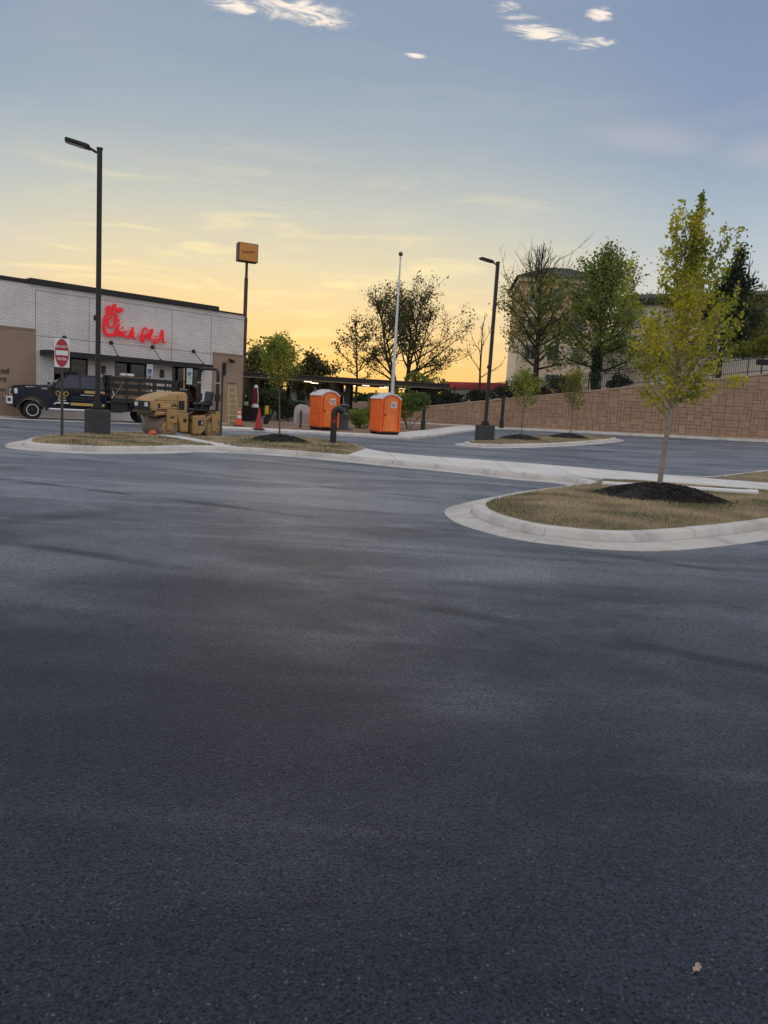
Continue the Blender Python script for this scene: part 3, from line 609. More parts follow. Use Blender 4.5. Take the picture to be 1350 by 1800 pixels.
# ------------------------------------------------------------------ restaurant
def brick_mat(name, c1, c2, mortar, sx=1.0):
    m = bpy.data.materials.new(name); m.use_nodes = True; nt = m.node_tree; N = nt.nodes; L = nt.links; b = N['Principled BSDF']
    tc = N.new('ShaderNodeTexCoord'); sp = N.new('ShaderNodeSeparateXYZ'); L.new(tc.outputs['Object'], sp.inputs[0])
    ad = N.new('ShaderNodeMath'); ad.operation = 'ADD'; L.new(sp.outputs[0], ad.inputs[0]); L.new(sp.outputs[1], ad.inputs[1])
    cb = N.new('ShaderNodeCombineXYZ'); L.new(ad.outputs[0], cb.inputs[0]); L.new(sp.outputs[2], cb.inputs[1])
    br = N.new('ShaderNodeTexBrick'); L.new(cb.outputs[0], br.inputs[0]); br.inputs['Scale'].default_value = 1.0; br.inputs['Brick Width'].default_value = 0.27; br.inputs['Row Height'].default_value = 0.09; br.inputs['Mortar Size'].default_value = 0.012; br.inputs['Mortar Smooth'].default_value = 0.2
    br.inputs['Color1'].default_value = (*c1, 1); br.inputs['Color2'].default_value = (*c2, 1); br.inputs['Mortar'].default_value = (*mortar, 1); br.inputs['Bias'].default_value = 0.0
    nz = N.new('ShaderNodeTexNoise'); L.new(tc.outputs['Object'], nz.inputs[0]); nz.inputs['Scale'].default_value = 0.7; nz.inputs['Detail'].default_value = 5
    mr = N.new('ShaderNodeMapRange'); L.new(nz.outputs[0], mr.inputs[0]); mr.inputs[1].default_value = 0.3; mr.inputs[2].default_value = 0.7; mr.inputs[3].default_value = 0.88; mr.inputs[4].default_value = 1.08
    mx = N.new('ShaderNodeMix'); mx.data_type = 'RGBA'; mx.blend_type = 'MULTIPLY'; mx.inputs[0].default_value = 1.0; L.new(br.outputs[0], mx.inputs[6]); L.new(mr.outputs[0], mx.inputs[7])
    L.new(mx.outputs[2], b.inputs['Base Color']); b.inputs['Roughness'].default_value = 0.85
    bp = N.new('ShaderNodeBump'); bp.invert = True; bp.inputs['Strength'].default_value = 0.6; bp.inputs['Distance'].default_value = 0.01; L.new(br.outputs['Fac'], bp.inputs['Height']); L.new(bp.outputs[0], b.inputs['Normal'])
    MATS[name] = m; return m
M_BLK = mat('black_paint', (0.012, 0.012, 0.013), 0.45)
M_DKMET = mat('dark_bronze', (0.022, 0.020, 0.020), 0.42, 0.4, var=0.1, vscale=2)
M_WHITE = mat('white_paint', (0.78, 0.78, 0.77), 0.5)
M_GLASS = glassmat('window_glass', (0.42, 0.43, 0.44), 0.0)
RANG = R(43.79); RO = Vector((-18.41, 39.81, 0.0))
def r2w(x, y, z=0): return RO + Vector((x * math.cos(RANG) - y * math.sin(RANG), x * math.sin(RANG) + y * math.cos(RANG), z))
def restaurant():
    M_WB = brick_mat('white_brick', (0.84, 0.79, 0.745), (0.74, 0.695, 0.655), (0.44, 0.41, 0.385))
    M_TB = brick_mat('tan_brick', (0.38, 0.275, 0.20), (0.34, 0.245, 0.178), (0.28, 0.20, 0.145))
    rt = thing('restaurant_building', 'flat-roofed white and tan brick restaurant with black awning behind the truck', 'building', RO, RANG)
    b = MB(); T = 0.25
    for x0, x1, z0, z1 in [(0, 10.35, 3.3, 6.7), (10.35, 12.5, 4.17, 6.7), (-10, 0, 4.37, 6.7), (0, .95, 0, 3.3), (2.75, 4.24, 0, 3.3), (6.12, 7.71, 0, 3.3), (9.53, 10.35, 0, 3.3), (.95, 2.75, 0, .75), (4.24, 6.12, 0, .75)]:
        b.bx(x0, x1, 0, T, z0, z1)
    b.bx(12.25, 12.5, T, 5.6, 4.17, 6.7); b.bx(12.25, 12.5, 5.6, 9.4, 4.17, 6.7); b.bx(12.25, 12.5, 9.4, 14, 4.17, 6.7); b.bx(-10, 12.25, 13.75, 14, 0, 6.7); b.bx(-10, -9.75, T, 13.75, 0, 6.7)
    b.build('white_brick_wall', M_WB, rt)
    MB().bx(-10, 0.0, -0.035, T, 0, 4.37).build('tan_brick_wall', M_TB, rt); b = MB(); b.bx(10.35, 12.54, -0.035, T, 0, 4.17); b.bx(12.25, 12.54, T, 6.6, 0, 4.17); b.bx(12.25, 12.54, 7.5, 14, 0, 4.17); b.bx(12.25, 12.54, 6.6, 7.5, 3.7, 4.17); b.bx(12.25, 12.54, 6.6, 7.5, 0, 0.4)
    b.build('tan_brick_wall', M_TB, rt)
    m_cap = mat('tan_cap', (0.24, 0.172, 0.122), 0.8)
    for x0, x1, z in ((-10, 0.004, 4.37), (10.345, 12.55, 4.17)): MB().bx(x0, x1, -0.055, 0.02, z, z + 0.11).build('brick_ledge', m_cap, rt)
    for x in (2.79, 7.63, 10.21, 0.03): MB().bx(x - 0.012, x + 0.012, -0.004, 0.01, 3.52 if x > 0.1 else 0.0, 6.4).build('control_joint', mat('joint', (0.16, 0.14, 0.13), 0.9), rt)
    for z in (4.16, 6.42): MB().bx(0.05, 10.3 if z < 5 else 12.48, -0.006, 0.01, z, z + 0.02).build('course_line', mat('joint', (0.16, 0.14, 0.13), 0.9), rt)
    # roof edge
    MB().bx(-0.3, 10.62, -0.16, 13, 6.71, 6.99).build('roof_coping', M_DKMET, rt, bevel=0.02); MB().bx(-10.05, -0.302, -0.10, 14.05, 6.71, 6.9).build('roof_coping', M_DKMET, rt, bevel=0.02); MB().bx(10.622, 12.62, -0.10, 14.05, 6.71, 6.78).build('roof_coping', M_DKMET, rt, bevel=0.01)
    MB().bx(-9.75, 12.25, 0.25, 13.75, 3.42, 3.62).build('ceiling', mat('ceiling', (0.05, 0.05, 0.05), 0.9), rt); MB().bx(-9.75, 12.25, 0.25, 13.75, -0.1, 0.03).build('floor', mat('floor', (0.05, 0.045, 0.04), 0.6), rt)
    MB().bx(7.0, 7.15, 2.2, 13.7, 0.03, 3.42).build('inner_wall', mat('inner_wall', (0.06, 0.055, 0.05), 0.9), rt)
    # awning with tie rods
    aw = MB().bx(0.28, 9.75, -1.0, -0.002, 3.24, 3.27).bx(0.28, 9.75, -1.05, -1.0, 3.18, 3.46).bx(0.23, 0.28, -1.05, -0.002, 3.18, 3.46).bx(9.75, 9.80, -1.05, -0.002, 3.18, 3.46).bx(0.28, 9.75, -1.0, -0.002, 3.36, 3.39).build('awning', M_DKMET, rt)
    for xt, xb in ((1.48, 1.32), (4.01, 3.95), (6.44, 6.46), (9.05, 9.14)):
        rod = MB().tube([(xt, -0.03, 4.2), (xb, -1.0, 3.48)], 0.022, 8).build('tie_rod', M_BLK, aw)
        MB().lathe([(0.0, -0.06), (0.09, -0.05), (0.115, 0.0), (0.115, 0.05)], 14, (xt, -0.05, 4.2), Matrix.Rotation(R(-90), 3, 'X')).build('rod_plate', M_BLK, aw, smooth=40)
        MB().box((xb, -1.0, 3.49), (0.1, 0.1, 0.06)).build('rod_foot', M_BLK, aw)
    # windows and the glazed door
    def window(x0, x1, z0, z1, mull, name='window', rails=()):
        fr = MB(); w_ = 0.07
        fr.bx(x0, x0 + w_, 0.06, 0.16, z0, z1).bx(x1 - w_, x1, 0.06, 0.16, z0, z1).bx(x0 + w_, x1 - w_, 0.06, 0.16, z1 - w_, z1).bx(x0 + w_, x1 - w_, 0.06, 0.16, z0, z0 + w_)
        for q in mull: fr.bx(q - 0.035, q + 0.035, 0.061, 0.159, z0 + w_, z1 - w_)
        for q in rails: fr.bx(x0 + w_, x1 - w_, 0.062, 0.158, q - 0.04, q + 0.04)
        f = fr.build(name, M_BLK, rt); xs = [x0 + w_] + list(mull) + [x1 - w_]
        for a, e in zip(xs, xs[1:]): MB().bx(a + 0.01, e - 0.01, 0.10, 0.112, z0 + w_ - 0.01, z1 - w_ + 0.01).build('pane', M_GLASS, f)
        MB().bx(x0 - 0.03, x1 + 0.03, -0.05, 0.06, z0 - 0.06, z0).build('sill', M_DKMET, f) if z0 > 0.3 else None
    window(.95, 2.75, .75, 3.3, (1.85,)); window(4.24, 6.12, .75, 3.3, (5.18,)); window(7.71, 9.53, 0.0, 3.3, (8.65,), 'glazed_door', (2.4,))
    for x, z in ((3.57, 2.7), (7.04, 2.74)): MB().bx(x - 0.1, x + 0.1, -0.14, -0.002, z - 0.22, z + 0.22).build('wall_light', M_BLK, rt, bevel=0.015)
    cm = MB().box((11.6, -0.08, 3.83), (0.14, 0.09, 0.14)).tube([(11.6, -0.1, 3.85), (11.58, -0.24, 3.86)], 0.03).build('security_camera', M_BLK, rt)
    MB().tube([(11.70, -0.30, 3.80), (11.42, -0.30, 3.90)], [0.10, 0.075], 12).build('camera_body', M_BLK, cm, smooth=40)
    MB().tube([(11.40, -0.30, 3.91), (11.30, -0.30, 3.94)], [0.05, 0.06], 10).build('lens', M_BLK, cm)
    # end of the wall lettering
    ink = mat('letter_black', (0.02, 0.018, 0.017), 0.5)
    for t, x, z, s_ in (('nd', -1.28, 2.25, 0.40), ('rs', -1.40, 1.86, 0.40)): text_mesh(t, s_, 0.012, ink, rt, 'lettering', (x, -0.05, z), (R(90), 0, 0), 'RIGHT', bold=0.006)
    MB().tube([(-1.95, -0.045, 1.30), (-1.72, -0.045, 1.33), (-1.58, -0.045, 1.37), (-1.47, -0.045, 1.34), (-1.42, -0.045, 1.30), (-1.50, -0.045, 1.27), (-1.7, -0.045, 1.29), (-1.95, -0.045, 1.26)], 0.012, 6).build('flourish', ink, rt)
    return rt
restaurant()
def wall_sign():
    """red script channel letters, traced as strokes on the wall plane (x along the wall, z up)"""
    red = mat('sign_red', (0.68, 0.008, 0.022), 0.4, emit=(1.0, 0.006, 0.02), estr=0.15)
    side = mat('sign_return', (0.30, 0.01, 0.02), 0.5)
    rt = thing('wall_sign', 'glowing red script letter sign high on the white brick wall', 'sign', r2w(0, 0), RANG)
    SX, SZ = 3.75 / 990.0, 1.0 / 311.0
    def pt(x, y):                              # tracing units to metres, following the wall's slope in the tracing
        u = (x - 165) / 990.0; yy = y - 118 * u
        return (3.46 + 3.75 * u, 6.19 - (yy - 165) * (1.72 / 440.0) * (1 + 0.10 * u))
    def stroke(name, pts, w, par=rt, close=False):
        P = [pt(*q) for q in pts]; P = [Vector((a, 0, c)) for a, c in P]; P = smooth_path(P, 0.04)
        b = MB(); n = len(P); V = []
        for i in range(n):
            t = (P[min(i + 1, n - 1)] - P[max(i - 1, 0)]).normalized(); nn = Vector((-t.z, 0, t.x)); k = (0.95 if w > 0.11 else 0.78) * (1.0 if 1 < i < n - 2 else 0.8)
            for y, s in ((-0.10, 1), (-0.10, -1), (-0.22, 1), (-0.22, -1)): q = P[i] + nn * (w * 0.5 * s * k); V.append((q.x, y, q.z))
        F = []
        for i in range(n - 1):
            a, c = i * 4, i * 4 + 4; F += [(a, a + 1, c + 1, c), (a + 2, c + 2, c + 3, a + 3), (a, c, c + 2, a + 2), (a + 1, a + 3, c + 3, c + 1)]
        F += [(0, 2, 3, 1), (4 * n - 4, 4 * n - 3, 4 * n - 1, 4 * n - 2)]
        return b.add(V, F).build(name, red, par)
    def disc(name, c, rx, rz, ang, par=rt):
        cx, cz = pt(*c); b = MB(); n = 20; pl = []
        for i in range(n):
            t = 2 * math.pi * i / n; x, z = rx * math.cos(t), rz * math.sin(t); pl.append((cx + x * math.cos(ang) - z * math.sin(ang), cz + x * math.sin(ang) + z * math.cos(ang)))
        b.prism(pl, -0.22, -0.10, 'y'); return b.build(name, red, par)
    c = stroke('letter', [(352, 398), (366, 350), (345, 302), (292, 284), (236, 304), (198, 365), (184, 445), (194, 525), (232, 574), (290, 584), (340, 566), (372, 525)], 0.155)
    stroke('letter_curl', [(352, 392), (338, 446), (300, 478), (258, 464), (238, 420), (246, 376), (268, 352)], 0.10, c)
    disc('comb', (252, 232), 0.15, 0.20, R(-20), c); disc('comb', (334, 208), 0.115, 0.19, 0, c); disc('comb', (415, 247), 0.20, 0.135, R(25), c)
    disc('eye', (292, 350), 0.05, 0.07, R(40), c); stroke('beak', [(366, 348), (408, 388), (362, 408)], 0.09, c)
    stroke('letter', [(342, 575), (372, 500), (404, 425), (400, 470), (380, 540), (370, 592), (390, 540), (414, 520), (412, 570), (436, 592)], 0.085)
    i_ = stroke('letter', [(436, 592), (452, 530), (450, 580), (476, 596)], 0.085); disc('letter_dot', (466, 482), 0.05, 0.05, 0, i_)
    stroke('letter', [(532, 540), (506, 528), (482, 560), (492, 600), (530, 602), (560, 580)], 0.085)
    stroke('letter', [(560, 610), (586, 540), (622, 474), (612, 530), (586, 610), (600, 570), (640, 540), (618, 572), (640, 620), (676, 628)], 0.085)
    stroke('hyphen', [(692, 572), (728, 566)], 0.085)
    stroke('letter', [(832, 505), (806, 476), (776, 520), (762, 600), (778, 670), (800, 640), (762, 618), (730, 600), (790, 580), (836, 570)], 0.095)
    i_ = stroke('letter', [(826, 612), (850, 546), (842, 600), (868, 620)], 0.085); disc('letter_dot', (858, 512), 0.05, 0.05, 0, i_)
    stroke('letter', [(868, 622), (912, 560), (930, 496), (900, 520), (888, 590), (908, 636), (944, 622)], 0.09)
    stroke('hyphen', [(962, 592), (1000, 590)], 0.085)
    stroke('letter', [(1000, 622), (968, 640), (960, 676), (1000, 676), (1046, 610), (1084, 508), (1094, 560), (1098, 622), (1116, 668), (1150, 672)], 0.10)
    stroke('letter_bar', [(1032, 634), (1070, 622), (1116, 630)], 0.08)
wall_sign()

# ------------------------------------------------------------------ stake-bed truck
def truck():
    paint = mat('truck_black', (0.005, 0.009, 0.021), 0.14, coat=0.0, spec=0.4)
    blk = mat('trim_black', (0.012, 0.012, 0.013), 0.55); rub = mat('tyre_rubber', (0.016, 0.016, 0.017), 0.85, bump=0.4, bscale=30)
    chrome = mat('chrome', (0.80, 0.80, 0.82), 0.28, 1.0); steel = mat('wheel_steel', (0.75, 0.75, 0.76), 0.4, 0.6); dgl = mat('tinted_glass', (0.008, 0.014, 0.032), 0.04, spec=0.6)
    gold = mat('decal_gold', (0.52, 0.33, 0.10), 0.5); wht = mat('decal_white', (0.7, 0.7, 0.7), 0.5); clear = mat('lamp_lens', (0.72, 0.74, 0.78), 0.08, spec=0.8); amber = mat('amber_lens', (0.75, 0.30, 0.06), 0.2)
    ANG = R(180 + 30)
    f_ = G(57, 737); hx, hy = math.cos(ANG), math.sin(ANG); nx, ny = -hy, hx
    rt = thing('stake_bed_truck', 'black crew cab stake-bed truck with gold lettering parked before the restaurant', 'truck', (f_.x - nx * 0.98, f_.y - ny * 0.98, 0.006), ANG)
    WB = 5.2; rt.scale = (1.03, 1.03, 1.09)
    # cab body: side profile swept across, cab narrower above the belt line
    def shell(name, prof, m, par=rt, hw=0.98, bev=0.03, inset=None):
        b = MB(); n = len(prof); V = []
        for s in (-1, 1):
            for x, z in prof: V.append((x, s * (hw - (inset(x, z) if inset else 0)), z))
        F = [tuple(range(n)), tuple(range(2 * n - 1, n - 1, -1))] + [(i, (i + 1) % n, n + (i + 1) % n, n + i) for i in range(n)]
        return b.add(V, F).build(name, m, par, smooth=30, bevel=bev, bseg=3)
    def arch(cx, r_, n=10, z=0.5): return [(cx + r_ * math.cos(t), 0.42 + r_ * math.sin(t)) for t in [math.pi * (0.06 + 0.88 * i / n) for i in range(n + 1)]]
    ins = lambda x, z: 0.0 if z < 1.25 else 0.17 * min(1, (z - 1.25) / 0.85) ** 0.9
    body = [(0.86, 0.70), (0.92, 0.95), (0.90, 1.28), (0.82, 1.36)] + [(0.3, 1.42), (-0.62, 1.47), (-0.80, 1.49)] + [(-3.28, 1.40), (-3.33, 1.2), (-3.33, 0.56), (-0.78, 0.56)] + [(q[0], q[1]) for q in arch(0.0, 0.56)][::-1]
    body_o = shell('cab_body', body, paint, hw=0.98, bev=0.04, inset=lambda x, z: (0.06 if x > 0.7 else 0.0))
    cabt = [(-0.72, 1.44), (-1.52, 2.02), (-1.72, 2.09), (-2.9, 2.10), (-3.16, 2.04), (-3.30, 1.42)]
    shell('cab_roof', cabt, paint, hw=0.955, bev=0.05, inset=lambda x, z: 0.22 * max(0, (z - 1.42) / 0.68))
    shell('hood', [(0.86, 1.34), (0.80, 1.44), (0.35, 1.50), (-0.70, 1.54), (-0.72, 1.44), (0.3, 1.40)], paint, hw=0.82, bev=0.03)
    # glass: side windows follow the tumblehome of the roof shell
    def side_pane(x0, x1, z0, z1, sl0=0, sl1=0, s=1):
        yy = lambda z: s * (0.962 - 0.22 * max(0, (z - 1.42) / 0.68))
        P = [(x0, z0), (x1, z0), (x1 + sl1, z1), (x0 + sl0, z1)]; b = MB(); b.add([(x, yy(z), z) for x, z in P] + [(x, yy(z) - s * 0.02, z) for x, z in P], [(0, 1, 2, 3), (7, 6, 5, 4), (0, 4, 5, 1), (1, 5, 6, 2), (2, 6, 7, 3), (3, 7, 4, 0)]); return b
    for s in (1, -1):
        d1 = MB().bx(-2.08, -0.86, s * 0.974, s * 0.99, 0.62, 1.41).build('door', paint, rt, bevel=0.012)
        side_pane(-2.06, -0.92, 1.47, 2.0, 0.04, -0.68, s).build('window', dgl, d1)
        MB().bx(-2.0, -1.82, s * 0.99, s * 1.015, 1.28, 1.32).build('handle', blk, d1, bevel=0.008)
        d2 = MB().bx(-3.24, -2.11, s * 0.974, s * 0.99, 0.62, 1.40).build('door', paint, rt, bevel=0.012)
        side_pane(-3.16, -2.13, 1.47, 2.0, 0.06, -0.03, s).build('window', dgl, d2)
        MB().bx(-3.1, -2.92, s * 0.99, s * 1.015, 1.26, 1.30).build('handle', blk, d2, bevel=0.008)
        MB().tube([(-0.70, s * 1.05, 0.50), (-3.25, s * 1.05, 0.50)], 0.045, 10).build('step_bar', chrome, rt, smooth=40)
        mr = MB().box((-0.92, s * 1.16, 1.53), (0.12, 0.24, 0.30)).build('mirror', blk, rt, bevel=0.04); MB().tube([(-0.86, s * 0.93, 1.46), (-0.9, s * 1.06, 1.48)], 0.03).build('mirror_arm', blk, mr)
        fl = MB(); A = [(0.0 + r_ * math.cos(t), 0.42 + r_ * math.sin(t)) for r_ in (0.56, 0.66) for t in [math.pi * (0.0 + 1.0 * i / 12) for i in range(13)]]
        V = [(x, s * 0.97, z) for x, z in A] + [(x, s * 1.06, z) for x, z in A]
        F = []
        for i in range(12): F += [(i, i + 1, 14 + i, 13 + i), (26 + i, 39 + i, 40 + i, 27 + i), (i, 26 + i, 27 + i, i + 1), (13 + i, 14 + i, 40 + i, 39 + i)]
        fl.add(V, F).build('fender_flare', blk, rt, smooth=40)
        hl = MB().add([(0.93, s * 0.42, 1.06), (0.93, s * 0.42, 1.30), (0.64, s * 0.99, 1.32), (0.64, s * 0.99, 1.10), (0.80, s * 0.38, 1.06), (0.80, s * 0.38, 1.30), (0.60, s * 0.90, 1.32), (0.60, s * 0.90, 1.10), (0.90, s * 0.86, 1.07), (0.90, s * 0.86, 1.315)], [(0, 8, 9, 1), (8, 3, 2, 9), (0, 1, 5, 4), (1, 9, 2, 6, 5), (0, 4, 7, 3, 8), (2, 3, 7, 6), (4, 5, 6, 7)]).build('headlight', clear, rt, bevel=0.012)
        MB().box((0.90, s * 0.80, 1.04), (0.10, 0.30, 0.05)).build('amber_strip', amber, hl)
    ws = MB().add([(-0.735, 0.86, 1.49), (-0.735, -0.86, 1.49), (-1.50, -0.76, 2.02), (-1.50, 0.76, 2.02)], [(0, 1, 2, 3)]); ws.build('windscreen', mat('windscreen_glass', (0.02, 0.025, 0.03), 0.05, spec=0.5), rt)
    MB().bx(0.86, 0.94, -0.42, 0.42, 0.98, 1.34).build('grille', blk, rt, bevel=0.02)
    for k in range(4): MB().bx(0.94, 0.955, -0.40, 0.40, 1.02 + 0.08 * k, 1.05 + 0.08 * k).build('grille_bar', chrome, rt)
    bp = MB().prism([(0.82, 0.62), (1.06, 0.62), (1.10, 0.72), (1.10, 0.92), (1.02, 0.98), (0.82, 0.98)], -0.98, 0.98, 'y').build('front_bumper', chrome, rt, bevel=0.04, bseg=3)
    for s in (1, -1):
        MB().tube([(1.095, s * 0.74, 0.82), (1.115, s * 0.74, 0.82)], 0.085, 12).build('fog_lamp', blk, bp); MB().box((0.98, s * 0.985, 0.82), (0.14, 0.02, 0.15)).build('bumper_recess', blk, bp, bevel=0.02); MB().box((1.0, s * 0.98, 0.955), (0.16, 0.03, 0.035)).build('bumper_marker', clear, bp)
    MB().prism([(0.75, 0.50), (1.02, 0.58), (1.02, 0.62), (0.75, 0.62)], -0.9, 0.9, 'y').build('air_dam', blk, rt)
    # wheels
    def wheel(x, y, s, w=0.26, dish=True):
        R_ = 0.41; wt = thing_part('wheel', (x, y, R_), rt)
        MB().lathe([(0.25, -w / 2), (R_ - 0.05, -w / 2), (R_ - 0.01, -w / 2 + 0.04), (R_, -w / 2 + 0.08), (R_, w / 2 - 0.08), (R_ - 0.01, w / 2 - 0.04), (R_ - 0.05, w / 2), (0.25, w / 2)], 36, (0, 0, 0), Matrix.Rotation(R(90), 3, 'X')).build('tyre', rub, wt, smooth=40)
        f = s * (w / 2); M = Matrix.Rotation(R(-90) * s, 3, 'X')
        rim = MB().lathe([(0.262, -0.02), (0.262, 0.015), (0.235, 0.015), (0.215, -0.05), (0.17, -0.04 if dish else 0.02), (0.165, -0.09), (0.02, -0.09)], 28, (0, f, 0), M).build('rim', steel, wt, smooth=30)
        for k in range(10):
            a = 2 * math.pi * k / 10; MB().tube([(0.192 * math.cos(a), f - s * 0.052, 0.192 * math.sin(a)), (0.192 * math.cos(a), f - s * 0.030, 0.192 * math.sin(a))], 0.030, 8).build('hand_hole', blk, wt)
        MB().lathe([(0.11, -0.09), (0.105, 0.02), (0.07, 0.06), (0.0, 0.065)], 18, (0, f, 0), M).build('hub', mat('hub_black', (0.02, 0.02, 0.02), 0.4), wt, smooth=40)
    wheel(0, 0.84, 1); wheel(0, -0.84, -1)
    for s in (1, -1): wheel(-WB, s * 0.90, s, 0.24, False); wheel(-WB, s * 0.62, s, 0.24)
    # chassis and flat bed
    for s in (1, -1): MB().bx(-6.5, -0.6, s * 0.40, s * 0.48, 0.52, 0.74).build('chassis_rail', blk, rt)
    MB().bx(-4.3, -3.5, 0.52, 0.93, 0.50, 0.92).build('tool_box', mat('bed_black', (0.014, 0.014, 0.015), 0.5, var=0.2, vscale=3), rt, bevel=0.02)
    MB().tube([(-3.6, -0.75, 0.66), (-4.4, -0.75, 0.66)], 0.24, 14).build('fuel_tank', blk, rt, smooth=40)
    MB().tube([(0, -0.75, 0.41), (0, 0.75, 0.41)], 0.07).build('front_axle', blk, rt); MB().tube([(-WB, -0.75, 0.41), (-WB, 0.75, 0.41)], 0.08).build('rear_axle', blk, rt)
    bedm = mat('bed_black', (0.014, 0.014, 0.015), 0.5)
    MB().bx(-6.75, -3.48, -1.08, 1.08, 0.96, 1.12).build('bed_floor', bedm, rt, bevel=0.015)
    for s in (1, -1): MB().bx(-6.75, -3.48, s * 1.082, s * 1.11, 0.93, 1.14).build('bed_rail', bedm, rt)
    for s in (1, -1): MB().bx(-5.60, -4.4, s * 0.5, s * 1.08, 0.86, 0.90).build('mudguard', blk, rt)
    hb = MB(); [hb.bx(-3.50, -3.44, y - 0.03, y + 0.03, 1.12, 2.16) for y in (-1.0, -0.5, 0, 0.5, 1.0)]; hb.bx(-3.50, -3.44, -1.06, 1.06, 2.10, 2.17); hb.build('headboard', bedm, rt)
    for k in range(3):
        z = 1.34 + 0.305 * k
        for s in (1, -1): MB().bx(-6.70, -3.52, s * 1.035, s * 1.06, z, z + 0.165).build('stake_slat', bedm, rt)
        MB().bx(-6.735, -6.71, -1.0, 1.0, z, z + 0.165).build('stake_slat', bedm, rt)
    for s in (1, -1):
        for x in (-3.62, -4.22, -4.86, -5.50, -6.10, -6.62): MB().bx(x - 0.045, x + 0.045, s * 1.065, s * 1.09, 1.12, 2.12).build('stake', bedm, rt)
    for y in (-0.9, -0.3, 0.3, 0.9): MB().bx(-6.76, -6.737, y - 0.04, y + 0.04, 1.12, 2.12).build('stake', bedm, rt)
    # markings on the near side
    y = 0.993; dk = thing_part('crown_emblem', (-1.28, y, 1.10), rt)
    def wire(pts, w, m=gold, par=dk): P = smooth_path([Vector((a, 0, c)) for a, c in pts], 0.02); MB().tube(P, w, 6).build('emblem_stroke', m, par)
    wire([(0.20, 0.0), (0.27, 0.12), (0.20, 0.19), (0.11, 0.15), (0.09, 0.05), (0.16, -0.03)], 0.022); wire([(-0.20, 0.0), (-0.27, 0.12), (-0.20, 0.19), (-0.11, 0.15), (-0.09, 0.05), (-0.16, -0.03)], 0.022); wire([(0.08, 0.02), (0.06, 0.16), (0.0, 0.22), (-0.06, 0.16), (-0.08, 0.02)], 0.02)
    wire([(0.17, -0.05), (0.12, -0.10), (0.17, -0.17), (0.12, -0.24)], 0.018); wire([(0.02, -0.08), (0.12, -0.06), (0.10, -0.2), (-0.02, -0.22)], 0.014, wht); wire([(-0.04, -0.1), (-0.16, -0.1)], 0.016, wht); wire([(-0.04, -0.2), (-0.18, -0.2)], 0.018, wht); wire([(0.2, -0.2), (0.05, -0.26), (-0.15, -0.25)], 0.012)
    for x0, x1, z0, z1, m in ((-1.0, -1.28, 0.755, 0.815, wht), (-1.34, -1.58, 0.755, 0.815, wht), (-0.93, -0.99, 0.70, 0.78, wht), (-1.66, -3.2, 0.70, 0.82, gold), (-2.28, -3.2, 1.27, 1.385, gold), (-2.1, -2.72, 1.17, 1.195, wht)): MB().bx(x0, x1, y, y + 0.004, z0, z1).build('decal', m, rt)
    for z in (1.08, 1.0, 0.92): MB().bx(-1.7, -2.85, y, y + 0.003, z, z + 0.014).build('decal_line', mat('decal_grey', (0.10, 0.10, 0.11), 0.5), rt)
    text_mesh('1692', 0.12, 0.002, wht, rt, 'unit_number', (-0.50, 0.985, 1.375), (R(90), 0, R(180)), sx=1.2)
    MB().bx(-0.12, 0.28, 0.955, 0.968, 1.385, 1.435).build('hood_badge', chrome, rt)
    tie = MB().tube([(-3.5, 1.08, 1.1), (-3.75, 1.11, 1.4), (-4.1, 1.02, 1.95), (-4.3, 0.8, 2.32)], 0.02, 6).build('tie_strap', mat('strap', (0.24, 0.21, 0.15), 0.9), rt)
    MB().tube([(-3.55, 1.10, 1.45), (-3.62, 1.13, 1.25), (-3.50, 1.12, 1.12)], 0.035, 6).build('rope_hank', mat('rope', (0.42, 0.40, 0.36), 0.9), rt)
    return rt, ANG
def thing_part(name, loc, parent):
    o = bpy.data.objects.new(name, None); COL.objects.link(o); o.parent = parent; o.location = loc; o.empty_display_size = 0.1; return o
TRUCK, TANG = truck()
def t2w(x, y, z): return TRUCK.location + Vector((x * math.cos(TANG) - y * math.sin(TANG), x * math.sin(TANG) + y * math.cos(TANG), z))
# load on the bed
woods = [mat('lumber_%d' % i, c, 0.85, var=0.2, vscale=4, bump=0.2) for i, c in enumerate([(0.34, 0.22, 0.13), (0.28, 0.18, 0.11), (0.38, 0.25, 0.16)])]
lum = thing('lumber_stack', 'stack of tan boards lying between the dark stake sides of the truck', 'lumber', t2w(0, 0, 1.23), TANG)
for k in range(10):
    for j in range(4): MB().bx(-3.7 - 0.1 * rnd.random(), -5.15 - 0.4 * rnd.random(), 0.66 - j * 0.42, 0.96 - j * 0.42 + 0.04, 0.112 * k, 0.112 * k + 0.095).build('board', woods[(k + j) % 3], lum)
sk = MB().box((0, 0, 0.07), (0.62, 0.5, 0.14)); sko = sk.build('white_bag', mat('bag_white', (0.72, 0.71, 0.69), 0.6), None, smooth=60, bevel=0.06, bseg=4); sko.location = t2w(-4.45, 0.55, 2.36); sko.rotation_euler = (0, 0, TANG + 0.1); tag(sko, 'white bag on top of the boards in the truck bed', 'bag')
rd = MB().bx(-0.45, 0.35, -0.3, 0.3, 0, 0.42).build('red_crate', mat('crate_red', (0.45, 0.06, 0.04), 0.5), None, bevel=0.03); rd.location = t2w(-5.95, 0.5, 1.23); rd.rotation_euler = (0, 0, TANG); tag(rd, 'red box seen through the slats at the back of the truck bed', 'box')

